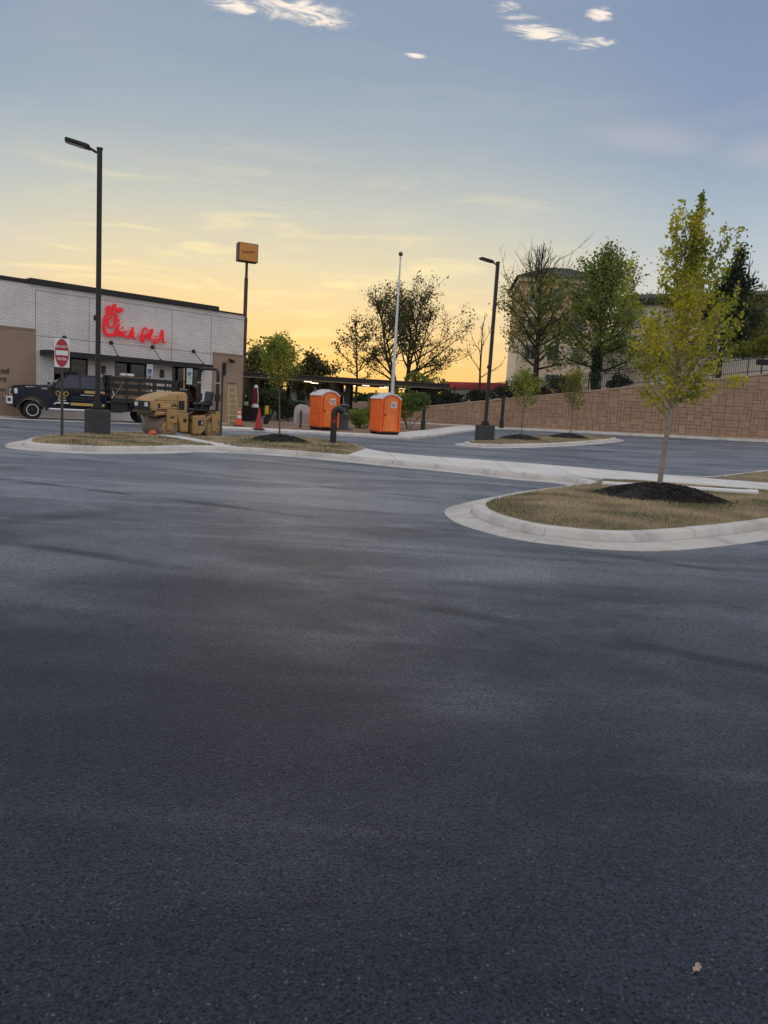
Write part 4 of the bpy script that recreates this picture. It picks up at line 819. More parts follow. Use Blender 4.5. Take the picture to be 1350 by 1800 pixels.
# ------------------------------------------------------------------ road roller
def roller():
    yel = mat('roller_tan', (0.50, 0.30, 0.10), 0.5, var=0.22, vscale=3.5, col2=(0.36, 0.22, 0.09), bump=0.1)
    rust = mat('drum_steel', (0.20, 0.145, 0.10), 0.6, 0.0, var=0.3, vscale=6, bump=0.2); blk = mat('roller_black', (0.014, 0.014, 0.015), 0.5); dk = mat('roller_vent', (0.02, 0.017, 0.015), 0.7)
    ANG = R(228); c = Vector((-7.86, 29.15, 0))
    rt = thing('road_roller', 'small tan tandem road roller with open seat parked behind the left island', 'road roller', (c.x, c.y, H(c.x, c.y)), ANG); rt.scale = (1.1, 1.1, 1.06)
    HX, DR, DW = 0.89, 0.37, 0.56
    RX = Matrix.Rotation(R(90), 3, 'X')
    for x in (HX, -HX):
        dr = MB().lathe([(DR - 0.05, -DW), (DR - 0.012, -DW), (DR, -DW + 0.02), (DR, DW - 0.02), (DR - 0.012, DW), (DR - 0.05, DW), (DR - 0.055, DW - 0.10), (0.05, DW - 0.10), (0.05, -DW + 0.10), (DR - 0.055, -DW + 0.10)], 44, (x, 0, DR), RX).build('drum', rust, rt, smooth=35)
        for s in (1, -1):
            MB().lathe([(0.25, -0.02), (0.24, 0.10), (0.20, 0.12), (0.0, 0.12)], 20, (x, s * (DW - 0.10), DR), Matrix.Rotation(R(-90) * s, 3, 'X')).build('drum_hub', yel, dr, smooth=35)
            for k in range(6): a = k * math.pi / 3; MB().tube([(x + 0.16 * math.cos(a), s * (DW + 0.005), DR + 0.16 * math.sin(a)), (x + 0.16 * math.cos(a), s * (DW + 0.04), DR + 0.16 * math.sin(a))], 0.022, 6).build('bolt', rust, dr)
            MB().prism([(x - 0.09, DR - 0.1), (x + 0.09, DR - 0.1), (x + 0.14, 0.86), (x - 0.14, 0.86)], s * 0.60, s * 0.635, 'y').build('drum_support', yel, rt, bevel=0.02)
    MB().bx(HX - 0.03, HX + 0.02, -0.5, 0.5, 2 * DR + 0.005, 2 * DR + 0.03).build('scraper', blk, rt)
    # front frame and engine hood
    fr = MB().prism([(0.14, 0.20), (0.46, 0.20), (0.52, 0.56), (0.66, 0.78), (1.06, 0.78), (1.40, 0.74), (1.42, 0.92), (0.14, 0.92)], -0.60, 0.60, 'y').build('front_frame', yel, rt, bevel=0.06, bseg=3, smooth=40)
    for s in (1, -1):
        MB().prism([(0.62, 0.50), (1.02, 0.56), (1.02, 0.96), (0.62, 0.96)], s * 0.602, s * 0.66, 'y').build('side_plate', yel, rt, bevel=0.02); MB().box((0.82, s * 0.662, 0.72), (0.14, 0.01, 0.06)).build('plate_slot', dk, rt)
    # hood with rounded crown
    prof = [(1.50, 0.90), (1.55, 1.02), (1.54, 1.24), (1.46, 1.32), (1.20, 1.44), (0.85, 1.54), (0.50, 1.59), (0.26, 1.60), (0.22, 1.56), (0.22, 0.90)]
    V = []; ny = [(-0.585, 0.90, 0.84), (-0.555, 0.97, 0.94), (-0.46, 1.0, 1.0), (0.46, 1.0, 1.0), (0.555, 0.97, 0.94), (0.585, 0.90, 0.84)]
    b = MB(); n = len(prof)
    for y, kx, kz in ny:
        for x, z in prof: V.append((0.3 + (x - 0.3) * (kx if x > 1 else 1), y, 0.9 + (z - 0.9) * kz))
    F = [(i * n + j, i * n + (j + 1) % n, (i + 1) * n + (j + 1) % n, (i + 1) * n + j) for i in range(5) for j in range(n)] + [tuple(range(n))[::-1], tuple(5 * n + j for j in range(n))]
    hd = b.add(V, F).build('engine_hood', yel, rt, smooth=38)
    MB().bx(1.535, 1.575, -0.46, 0.46, 0.93, 1.22).build('front_grille', dk, hd, bevel=0.01)
    MB().bx(0.20, 1.50, -0.588, 0.588, 0.885, 0.915).build('hood_seam', dk, hd)
    for s in (1, -1):
        MB().bx(0.585, 0.60, s * 0.584, s * 0.588, 0.93, 1.50).build('panel_line', dk, hd); MB().bx(0.62, 1.46, s * 0.584, s * 0.588, 1.275, 1.285).build('panel_line', dk, hd); MB().bx(1.0, 1.36, s * 0.583, s * 0.587, 0.94, 0.985).build('lower_louvre', dk, hd)
        MB().tube([(0.16, s * 0.50, 0.95), (0.10, s * 0.56, 0.70), (-0.02, s * 0.50, 0.60)], 0.022, 6).build('hose', blk, rt); MB().prism([(-0.50, 0.80), (-0.74, 0.955), (-1.12, 0.935), (-1.12, 0.90), (-0.76, 0.92), (-0.54, 0.77)], s * 0.602, s * 0.612, 'y').build('trim_strip', dk, rt); MB().box((0.30, s * 0.606, 0.62), (0.12, 0.01, 0.12)).build('latch_plate', dk, rt)
    for s in (1, -1):
        MB().bx(1.575, 1.60, s * 0.22, s * 0.40, 1.04, 1.18).build('headlight', mat('lamp_lens', (0.72, 0.74, 0.78), 0.08), hd, bevel=0.01)
        MB().bx(0.32, 0.55, s * 0.583, s * 0.59, 0.98, 1.30).build('side_vent', dk, hd, bevel=0.02)
        MB().bx(1.24, 1.32, s * 0.583, s * 0.588, 1.02, 1.17).build('decal', dk, hd)
        for z in (1.08, 1.15): MB().bx(0.84, 1.18, s * 0.584, s * 0.589, z - 0.02, z + 0.016).build('decal_stripe', mat('stripe_cream', (0.60, 0.45, 0.22), 0.5), hd)
        cr = MB().prism([(0.60, 1.0), (0.80, 1.0), (0.83, 1.2), (0.76, 1.12), (0.70, 1.22), (0.64, 1.12), (0.57, 1.2)], s * 0.584, s * 0.589, 'y').build('crown_decal', mat('decal_dark', (0.05, 0.04, 0.03), 0.5), hd)
        MB().bx(0.62, 0.78, s * 0.589, s * 0.591, 1.03, 1.07).build('crown_band', mat('stripe_cream', (0.60, 0.45, 0.22), 0.5), cr)
    MB().bx(1.44, 1.60, -0.55, 0.55, 0.82, 0.895).build('front_bumper', mat('drum_steel2', (0.06, 0.05, 0.04), 0.6), rt, bevel=0.02)
    MB().prism([(1.28, 0.72), (1.40, 0.72), (1.46, 0.76), (1.26, 0.78)], -0.5, 0.5, 'y').build('spray_bar', mat('bar_grey', (0.22, 0.18, 0.14), 0.5), rt)
    MB().tube([(0.08, 0, 0.25), (0.08, 0, 0.85)], 0.16, 14).build('articulation_joint', blk, rt)
    for y in (-0.2, 0.0, 0.2): MB().tube([(0.18, y, 0.6), (0.05, y * 1.4, 0.7), (-0.08, y, 0.62)], 0.025, 6).build('hydraulic_hose', blk, rt)
    # rear frame, floor, seat, controls
    MB().prism([(-0.02, 0.14), (-0.36, 0.12), (-0.52, 0.30), (-0.60, 0.62), (-0.86, 0.78), (-1.16, 0.72), (-1.18, 0.95), (-0.78, 0.97), (-0.58, 0.84), (-0.02, 0.80)], -0.60, 0.60, 'y').build('rear_frame', yel, rt, bevel=0.06, bseg=3, smooth=40)
    for s in (1, -1): MB().box((-0.33, s * 0.603, 0.55), (0.22, 0.008, 0.18)).build('warning_plate', dk, rt); MB().box((-0.38, s * 0.606, 0.55), (0.05, 0.006, 0.10)).build('plate_mark', mat('decal_white', (0.7, 0.7, 0.7), 0.5), rt)
    MB().bx(-1.16, 0.16, -0.56, 0.56, 0.975, 1.03).build('operator_floor', blk, rt, bevel=0.01)
    MB().prism([(0.20, 0.9), (0.20, 1.50), (0.10, 1.62), (-0.06, 1.60), (-0.10, 1.35), (-0.06, 1.03), (-0.06, 0.98)], -0.26, 0.26, 'y').build('console', blk, rt, bevel=0.04)
    MB().lathe([(0.0, 0.0), (0.12, 0.0), (0.16, 0.05), (0.12, 0.10), (0.0, 0.11)], 16, (0.06, 0.1, 1.62)).build('instrument_cover', mat('cover_grey', (0.10, 0.10, 0.10), 0.4), rt, smooth=40)
    sw = thing_part('steering_wheel', (-0.22, 0.0, 1.52), rt); sw.rotation_euler = (0, R(-35), 0)
    MB().tube([(0.18 * math.cos(t), 0.18 * math.sin(t), 0) for t in [2 * math.pi * i / 20 for i in range(21)]], 0.016, 6).build('wheel_rim', blk, sw, smooth=60); MB().tube([(0, 0, 0), (0.0, 0, -0.25)], 0.025).build('column', blk, sw)
    for k in range(3): a = 2.1 * k; MB().tube([(0, 0, 0), (0.18 * math.cos(a), 0.18 * math.sin(a), 0)], 0.012, 5).build('spoke', blk, sw)
    st = thing_part('seat', (-0.72, 0.08, 1.03), rt); MB().bx(-0.25, 0.25, -0.24, 0.24, 0.10, 0.24).build('cushion', mat('seat_vinyl', (0.022, 0.026, 0.036), 0.35), st, bevel=0.06, bseg=3, smooth=60); MB().box((-0.27, 0, 0.42), (0.12, 0.44, 0.48), 0, Matrix.Rotation(R(-8), 3, 'Y')).build('back', mat('seat_vinyl', (0.022, 0.026, 0.036), 0.35), st, bevel=0.055, bseg=3, smooth=60); MB().bx(-0.2, 0.2, -0.2, 0.2, 0, 0.1).build('seat_base', blk, st)
    for s in (1, -1): MB().tube([(-0.45, s * 0.40 + 0.05, 1.03), (-0.48, s * 0.42, 1.30), (-0.75, s * 0.42, 1.34), (-0.95, s * 0.40, 1.2)], 0.03, 8).build('hip_rail', blk, rt, smooth=50)
    MB().tube([(-0.30, 0.35, 1.03), (-0.32, 0.36, 1.42)], 0.016, 6).build('lever', blk, rt)
    # roll-over hoop
    P = smooth_path([Vector(q) for q in [(-1.02, 0.55, 0.75), (-1.02, 0.55, 1.6), (-1.02, 0.55, 2.28), (-1.02, 0.50, 2.44), (-1.02, 0.36, 2.50), (-1.02, 0.0, 2.50), (-1.02, -0.36, 2.50), (-1.02, -0.50, 2.44), (-1.02, -0.55, 2.28), (-1.02, -0.55, 1.6), (-1.02, -0.55, 0.75)]], 0.12)
    hp = MB().tube(P, 0.058, 8).build('rollover_hoop', blk, rt, smooth=50)
    for s in (1, -1): MB().box((-1.02, s * 0.55, 1.48), (0.16, 0.16, 0.26)).build('hoop_hinge', blk, hp, bevel=0.02); MB().box((-1.02, s * 0.55, 0.84), (0.18, 0.14, 0.3)).build('hoop_foot', yel, hp, bevel=0.02); MB().box((-1.02, s * 0.55, 2.0), (0.125, 0.125, 0.05)).build('hoop_band', mat('band_grey', (0.4, 0.4, 0.4), 0.4), hp)
    return rt
roller()

# ------------------------------------------------------------------ lamp posts
M_BASE = mat('lamp_base_grey', (0.050, 0.053, 0.058), 0.8, var=0.25, vscale=4, bump=0.2, bscale=40)
M_POLE = mat('pole_bronze', (0.026, 0.022, 0.022), 0.45, 0.3)
def lamp_post(p, label, ht, arm=1.0, base=(0.62, 0.80), rz=0.0, pr=0.076):
    rt = thing('lamp_post', label, 'lamp post', p, rz, 'tall parking lot lamp posts')
    MB().box((0, 0, base[1] / 2 - 0.1), (base[0] * 1.25, base[0] * 1.25, base[1] + 0.2)).build('concrete_base', M_BASE, rt, bevel=0.03)
    MB().bx(-0.2, 0.2, -0.2, 0.2, base[1], base[1] + 0.03).build('base_plate', M_POLE, rt)
    for a in (-0.15, 0.15):
        for c in (-0.15, 0.15): MB().tube([(a, c, base[1] + 0.03), (a, c, base[1] + 0.10)], 0.018, 6).build('anchor_bolt', M_POLE, rt)
    MB().box((0, 0, base[1] + 0.13), (0.27, 0.27, 0.2)).build('base_cover', M_POLE, rt, bevel=0.02)
    MB().box((0, 0, (base[1] + ht) / 2 + 0.1), (pr * 2, pr * 2, ht - base[1] - 0.2)).build('pole', M_POLE, rt, bevel=0.015)
    MB().box((0, 0, ht + 0.01), (pr * 2 + 0.03, pr * 2 + 0.03, 0.04)).build('pole_cap', M_POLE, rt)
    MB().tube([(-pr, 0, ht - 0.12), (-pr - 0.22, 0, ht - 0.02)], 0.04, 8).build('arm', M_POLE, rt)
    lh = MB().prism([(-0.26, ht - 0.06), (-0.30, ht + 0.04), (-0.42, ht + 0.07), (-0.95, ht + 0.15), (-1.0, ht + 0.12), (-0.98, ht + 0.06), (-0.40, ht - 0.04)], -0.17, 0.17, 'y').build('lamp_head', M_POLE, rt, bevel=0.02)
    MB().add([(-0.44, -0.13, ht - 0.036), (-0.44, 0.13, ht - 0.036), (-0.94, 0.13, ht + 0.047), (-0.94, -0.13, ht + 0.047), (-0.44, -0.13, ht - 0.05), (-0.44, 0.13, ht - 0.05), (-0.94, 0.13, ht + 0.033), (-0.94, -0.13, ht + 0.033)], [(0, 1, 2, 3), (4, 5, 6, 7)]).build('lens', mat('lamp_glass', (0.3, 0.3, 0.28), 0.2), lh)
    MB().box((-pr - 0.03, 0, ht * 0.42), (0.07, 0.1, 0.16)).build('hand_hole_cover', M_POLE, rt, bevel=0.01)
    return rt
p = G(171, 764, 0.17); lamp_post((p.x, p.y, H(p.x, p.y) + 0.16), 'tall lamp post on a grey block at the left, in front of the truck', D(181, 262, p.y).z - 0.17, rz=R(22))
p = G(851, 774, 0.17); lamp_post((p.x, p.y, H(p.x, p.y) + 0.16), 'lamp post on the far island in front of the brown wall', D(877, 460, p.y).z - 0.2 - H(p.x, p.y), rz=R(18))

# ------------------------------------------------------------------ signs
M_SRED = mat('sign_face_red', (0.42, 0.022, 0.035), 0.4, var=0.12, vscale=5); M_SWH = mat('sign_face_white', (0.76, 0.76, 0.76), 0.45)
def do_not_enter():
    p = G(109, 767.5, 0.18); top = D(110, 595, p.y).z - p.z
    rt = thing('road_sign', 'do-not-enter sign with red oval on a brown post in front of the truck', 'sign', p, R(12))
    MB().box((0, 0, top / 2), (0.07, 0.055, top - 0.05)).build('post', mat('sign_post', (0.055, 0.043, 0.038), 0.6), rt)
    pl = MB().prism([(-0.205 if i in (0, 3) else 0.205, top - 0.82 if i < 2 else top + 0.0) for i in range(4)], -0.040, -0.030, 'y').build('plate', M_SWH, rt, bevel=0.004)
    n = 36; el = [(0.19 * math.cos(2 * math.pi * i / n), top - 0.41 + 0.395 * math.sin(2 * math.pi * i / n)) for i in range(n)]
    MB().prism(el, -0.0445, -0.0405, 'y').build('red_oval', M_SRED, rt)
    MB().bx(-0.165, 0.165, -0.049, -0.045, top - 0.475, top - 0.345).build('white_bar', M_SWH, rt)
    text_mesh('DO NOT', 0.10, 0.001, M_SWH, rt, 'lettering', (0, -0.0465, top - 0.235), (R(90), 0, 0), sx=0.78, bold=0.002); text_mesh('ENTER', 0.10, 0.001, M_SWH, rt, 'lettering', (0, -0.0465, top - 0.585), (R(90), 0, 0), sx=0.85, bold=0.002)
do_not_enter()
def edge_sign():
    p = G(388, 769.5, 0.15); top = D(391, 637, p.y).z - p.z
    rt = thing('road_sign', 'dark sign seen nearly edge-on on a tall post beside the road roller', 'sign', p, R(115))
    MB().box((0, 0, top / 2), (0.06, 0.06, top - 0.04)).build('post', mat('sign_post', (0.055, 0.043, 0.038), 0.6), rt)
    MB().bx(-0.30, 0.30, -0.05, -0.033, top - 0.46, top).build('plate', mat('sign_back', (0.02, 0.02, 0.022), 0.5, 0.3), rt, bevel=0.003); MB().bx(-0.28, 0.28, -0.056, -0.051, top - 0.44, top - 0.02).build('sign_face', M_SRED, rt)
edge_sign()
def ada_sign(px, pyt, pyb, s, label, extra):
    b = r2w(s, -1.45); p = Vector((b.x, b.y, 0.01)); t = D(px, pyt, p.y).z; bt = D(px, pyb, p.y).z
    d = ray(px, 660); k = p.y / d.y; p.x = d.x * k
    rt = thing('parking_sign', label, 'sign', p, R(20), 'accessible parking signs')
    MB().box((0, 0, t / 2), (0.06, 0.05, t - 0.04)).build('post', M_DKMET, rt); w = 0.155
    MB().bx(-w, w, -0.036, -0.027, bt, t).build('plate', mat('sign_pale', (0.62, 0.68, 0.74), 0.45), rt)
    blue = mat('sign_blue', (0.015, 0.05, 0.16), 0.45); h = t - bt
    MB().bx(-0.105, 0.105, -0.041, -0.037, bt + 0.05, bt + 0.05 + min(0.3, h * 0.5)).build('symbol_panel', blue, rt)
    c0 = bt + 0.05; MB().tube([(0.08 * math.cos(a) - 0.01, -0.0425, c0 + 0.10 + 0.07 * math.sin(a)) for a in [3.3 + 0.35 * i for i in range(10)]], 0.012, 5).build('symbol_wheel', M_SWH, rt)
    MB().tube([(-0.02, -0.0425, c0 + 0.25), (-0.02, -0.0425, c0 + 0.13), (0.05, -0.0425, c0 + 0.12), (0.08, -0.0425, c0 + 0.05)], 0.014, 5).build('symbol_figure', M_SWH, rt)
    for k in range(2): MB().bx(-0.10, 0.10, -0.041, -0.037, t - 0.08 - 0.06 * k, t - 0.055 - 0.06 * k).build('text_line', mat('sign_text_blue', (0.08, 0.17, 0.34), 0.5), rt)
    if extra:
        MB().bx(-w, w, -0.034, -0.025, bt - 0.42, bt - 0.02).build('lower_plate', mat('sign_pale_green', (0.55, 0.62, 0.54), 0.5), rt)
        for k in range(3): MB().bx(-0.10, 0.10, -0.039, -0.035, bt - 0.12 - 0.1 * k, bt - 0.08 - 0.1 * k).build('text_line', mat('sign_text_green', (0.28, 0.40, 0.32), 0.5), rt)
ada_sign(263, 641, 660, 6.0, 'blue and white accessible parking sign above the truck bed', False)
ada_sign(333, 648, 663, 8.6, 'blue and white accessible parking sign with pale plates below, behind the roller', True)

# ------------------------------------------------------------------ tall pole sign behind the restaurant
def pole_sign():
    Y = 75; a = D(416, 440, Y); b = D(447, 446, Y); px = D(430.5, 560, Y)
    face = mat('sign_yellow', (0.50, 0.22, 0.04), 0.5, var=0.1, vscale=1, emit=(0.9, 0.34, 0.05), estr=0.04)
    rt = thing('pole_sign', 'orange-yellow box sign on a tall brown pole rising behind the restaurant', 'sign', (px.x, Y, 0.4), R(28))
    z0, z1 = 14.45, 16.15
    pole = mat('sign_pole', (0.075, 0.040, 0.028), 0.6); MB().tube([(0, 0, 0), (0, 0, 8.9)], 0.24, 14).build('pole_base', pole, rt, smooth=40); MB().tube([(0, 0, 8.9), (0, 0, 12.6)], 0.18, 14).build('pole', pole, rt, smooth=40); MB().tube([(0, 0, 12.6), (0, 0, z0 - 0.4)], 0.13, 14).build('pole_neck', pole, rt, smooth=40)
    z0 -= 0.4; z1 -= 0.4
    MB().bx(-0.95, 0.95, -0.45, 0.45, z0, z1).build('cabinet', mat('sign_cabinet', (0.05, 0.035, 0.025), 0.5), rt, bevel=0.03)
    for s in (1, -1): MB().bx(-0.88, 0.88, s * 0.452, s * 0.47, z0 + 0.07, z1 - 0.07).build('face', face, rt)
    text_mesh('Bojangles', 0.40, 0.006, mat('sign_letters', (0.30, 0.035, 0.012), 0.5), rt, 'lettering', (0, -0.478, (z0 + z1) / 2 + 0.05), (R(90), R(-5), 0), sx=0.86, bold=0.006)
pole_sign()

# ------------------------------------------------------------------ flagpole
p = G(686, 757, 0.1); p.y = 49.0; q = D(689, 700, 49.0); ft = D(700, 441, 49.0)
fl = thing('flagpole', 'white flagpole without a flag behind the right orange toilet', 'flagpole', (q.x, 49.0, 0.2))
m_fp = mat('flagpole_white', (0.62, 0.62, 0.64), 0.35, 0.3); zt = ft.z - 0.4
MB().tube([(0, 0, 0), (0, 0, 2.2), (0, 0, zt - 0.25)], [0.13, 0.12, 0.045], 14).build('pole', m_fp, fl, smooth=50); MB().lathe([(0.26, 0), (0.24, 0.06), (0.15, 0.14)], 18).build('collar', m_fp, fl, smooth=40); MB().ell((0, 0, zt + 0.02), (0.14, 0.14, 0.14), 14, 10).build('ball_finial', mat('finial', (0.12, 0.09, 0.07), 0.3, 0.6), fl, smooth=60); MB().box((0, 0, zt - 0.2), (0.12, 0.12, 0.12)).build('truck_pulley', m_fp, fl)

# ------------------------------------------------------------------ portable toilets
def toilet():
    org = mat('toilet_orange', (0.86, 0.155, 0.03), 0.5, var=0.12, vscale=2.0, spec=0.4); org2 = mat('toilet_door', (0.88, 0.23, 0.05), 0.5, var=0.10, vscale=2.0, spec=0.4); wh = mat('toilet_roof', (0.66, 0.65, 0.66), 0.45, var=0.06, vscale=2); blk = mat('toilet_skid', (0.02, 0.018, 0.018), 0.7)
    rt = thing('portable_toilet', 'x', 'toilet'); W_, DP, HT = 0.56, 0.58, 1.92
    for s in (-1, 1): MB().bx(-0.60, 0.60, s * 0.42 - 0.06, s * 0.42 + 0.06, 0, 0.09).build('skid', blk, rt)
    MB().bx(-0.60, 0.60, -0.62, 0.62, 0.09, 0.14).build('base_tray', blk, rt, bevel=0.01)
    MB().bx(-W_, W_, -DP + 0.03, DP, 0.14, HT).build('cabin', org, rt, bevel=0.03)
    # left side wall panels and corner posts
    for x in (-W_, W_):
        for y in (-DP, DP): MB().box((x * 1.0, y, 1.03), (0.10, 0.10, 1.78)).build('corner_post', org, rt, bevel=0.03)
        for z0, z1 in ((0.22, 0.82), (0.88, 1.74)): MB().bx(x - 0.018, x + 0.018, -0.46, 0.46, z0, z1).build('side_panel', org, rt, bevel=0.015)
        for y in (-0.3, -0.1, 0.1, 0.3): MB().bx(x - 0.026, x + 0.026, y - 0.02, y + 0.02, 0.30, 0.76).build('panel_rib', org, rt, bevel=0.008)
    pts = [(-0.42, 0.18), (0.42, 0.18), (0.42, 1.72)] + [(0.42 * math.cos(t), 1.72 + 0.32 * math.sin(t)) for t in [math.pi * i / 10 for i in range(1, 10)]] + [(-0.42, 1.72)]
    d = MB().prism(pts, -DP - 0.03, -DP + 0.028, 'y').build('door', org2, rt, bevel=0.015)
    MB().prism([(-0.55, 1.78), (0.55, 1.78), (0.52, 1.92), (0.30, 2.06), (0, 2.12), (-0.30, 2.06), (-0.52, 1.92)], -DP + 0.004, -DP + 0.06, 'y').build('gable', org, rt)
    for s in (-1, 1):
        P = [(s * (0.33 + 0.03 * math.sin(i * 1.5)), -DP - 0.035, 0.28 + i * 0.065) for i in range(22)]; MB().tube(P, 0.014, 5).build('moulding', org, d)
    MB().bx(-0.24, 0.24, -DP - 0.04, -DP - 0.03, 1.12, 1.16).build('door_rib', org, d)
    st = MB().bx(-0.02, 0.32, -DP - 0.038, -DP - 0.031, 1.44, 1.76).build('sticker', mat('sticker_white', (0.7, 0.7, 0.72), 0.5), d)
    for q in ((0.05, 1.6, 0.05, 0.13), (0.15, 1.58, 0.06, 0.17), (0.24, 1.66, 0.05, 0.08), (0.15, 1.50, 0.16, 0.03)): MB().box((q[0], -DP - 0.040, q[1]), (q[2], 0.004, q[3])).build('sticker_mark', mat('mark_slate', (0.10, 0.12, 0.18), 0.5), st)
    MB().box((-0.36, -DP - 0.05, 1.05), (0.05, 0.04, 0.14)).build('handle', blk, d, bevel=0.01)
    # vaulted white roof
    arc = [(-0.64, 1.88), (-0.60, 1.95), (-0.34, 2.13), (0.0, 2.21), (0.34, 2.13), (0.60, 1.95), (0.64, 1.88), (0.56, 1.88), (0.32, 2.05), (0, 2.12), (-0.32, 2.05), (-0.56, 1.88)]
    rf = MB().prism(arc, -DP - 0.07, DP + 0.07, 'y').build('roof', wh, rt, bevel=0.01)
    for y in (-0.3, 0.0, 0.3): MB().prism([(-0.45, 2.07), (-0.3, 2.17), (0, 2.25), (0.3, 2.17), (0.45, 2.07), (0, 2.19)], y - 0.05, y + 0.05, 'y').build('roof_rib', wh, rf)
    MB().tube([(-0.42, 0.42, 1.9), (-0.42, 0.42, 2.34)], 0.05, 10).build('vent_pipe', mat('vent_grey', (0.10, 0.11, 0.12), 0.5), rt)
    return rt
t1 = toilet(); p = G(567, 758, 0.06); t1.location = (p.x, p.y + 0.6, H(p.x, p.y) + 0.125); t1.rotation_euler = (0, 0, R(36)); t1['label'] = 'orange portable toilet with white roof beside the bent black pipe'; t1['group'] = 'orange portable toilets'
t2 = copy_tree(t1); p = G(675, 766, 0.06); t2.location = (p.x, p.y + 0.6, H(p.x, p.y) + 0.125); t2.rotation_euler = (0, 0, R(30)); t2['label'] = 'orange portable toilet with white roof in front of the flagpole'

def handwash():
    g = mat('wash_grey', (0.075, 0.085, 0.10), 0.5, var=0.15, vscale=4); p = G(603, 757, 0.06)
    rt = thing('hand_wash_station', 'grey plastic hand wash station between the two orange toilets', 'wash station', (p.x, p.y + 0.3, H(p.x, p.y) + 0.125), R(30))
    MB().bx(-0.40, 0.40, -0.42, 0.42, 0, 0.07).build('base', g, rt, bevel=0.02)
    MB().lathe([(0.30, 0.07), (0.29, 0.2), (0.27, 0.75), (0.30, 0.80), (0.33, 0.84), (0.32, 0.92), (0.22, 1.0), (0.12, 1.02)], 22).build('tank', g, rt, smooth=40)
    MB().lathe([(0.10, 1.0), (0.13, 1.15), (0.11, 1.30), (0.16, 1.36)], 16).build('column', g, rt, smooth=40)
    MB().lathe([(0.16, 1.36), (0.30, 1.38), (0.31, 1.44), (0.20, 1.48), (0.0, 1.49)], 20).build('top_dispenser', g, rt, smooth=40)
    for s in (-1, 1): MB().tube([(s * 0.16, 0, 1.0), (s * 0.20, 0, 1.2), (s * 0.18, 0, 1.37)], 0.03, 6).build('strut', g, rt); MB().lathe([(0.06, 0.0), (0.12, 0.05), (0.13, 0.10)], 14, (s * 0.22, -0.1, 0.92)).build('basin', g, rt, smooth=40)
    MB().tube([(0, -0.2, 1.0), (0, -0.22, 1.14), (0, -0.30, 1.16)], 0.015, 6).build('tap', M_BLK, rt)
handwash()

# ------------------------------------------------------------------ bent black pipe on the island
p = G(585, 781, 0.18); zt = D(590, 712, p.y).z - p.z
pp = thing('vent_pipe', 'black pipe with bent-over top and red band standing on the island', 'pipe', p, R(8))
m_p = mat('pipe_black', (0.016, 0.014, 0.015), 0.4, var=0.2, vscale=6)
MB().tube([(0, 0, 0), (0, 0, zt - 0.32)], 0.11, 16).build('riser', m_p, pp, smooth=50)
P = [(0.14 - 0.14 * math.cos(t), 0, zt - 0.32 + 0.19 * math.sin(t)) for t in [math.pi * i / 12 * 0.62 for i in range(13)]] + [(0.29, 0, zt - 0.22), (0.33, 0, zt - 0.29)]
MB().tube(smooth_path([Vector(q) for q in P], 0.03), 0.115, 16).build('elbow', m_p, pp, smooth=50); MB().tube([(0.32, 0, zt - 0.27), (0.35, 0, zt - 0.34)], 0.128, 16).build('outlet', mat('pipe_grey', (0.06, 0.06, 0.07), 0.5), pp, smooth=50)
MB().tube([(0, 0, zt - 0.62), (0, 0, zt - 0.5)], 0.114, 16).build('red_band', mat('band_red', (0.22, 0.02, 0.025), 0.5), pp, smooth=50); MB().tube([(0, 0, zt - 0.36), (0, 0, zt - 0.30)], 0.122, 16).build('collar', m_p, pp, smooth=50)

# ------------------------------------------------------------------ cones
def cone(p, label, ht, worn):
    o_ = mat('cone_orange', (0.78, 0.09, 0.03), 0.5) if not worn else mat('cone_red', (0.42, 0.028, 0.024), 0.55, var=0.25, vscale=8); w_ = mat('cone_white', (0.72, 0.72, 0.74), 0.4)
    rt = thing('traffic_cone', label, 'traffic cone', p, 0.4, 'traffic cones on the concrete walk')
    MB().prism([(-0.26, -0.22), (-0.22, -0.26), (0.22, -0.26), (0.26, -0.22), (0.26, 0.22), (0.22, 0.26), (-0.22, 0.26), (-0.26, 0.22)], 0, 0.045, 'z').build('base', mat('cone_base', (0.05, 0.03, 0.03), 0.8), rt)
    r_ = lambda z: 0.19 - 0.15 * z / ht
    MB().lathe([(r_(0), 0.045), (r_(ht * 0.5), ht * 0.5), (r_(ht) + 0.0, ht), (0.0, ht)], 20).build('cone_body', o_, rt, smooth=45)
    if not worn:
        for a, b in ((0.46, 0.62), (0.74, 0.86)): MB().lathe([(r_(ht * a) + 0.004, ht * a), (r_(ht * b) + 0.004, ht * b)], 20).build('white_collar', w_, rt, smooth=45)
        MB().lathe([(r_(ht) + 0.003, ht * 0.93), (r_(ht) + 0.002, ht + 0.002)], 16).build('white_collar', w_, rt, smooth=45)
p = G(420, 749.5, 0.1); cone((p.x, p.y, H(p.x, p.y) + 0.125), 'orange traffic cone with white collars at the foot of the ladder', 0.92, False)
p = G(454.5, 755.5, 0.1); cone((p.x, p.y, H(p.x, p.y) + 0.125), 'dull red traffic cone without collars below the closed umbrella', 1.05, True)

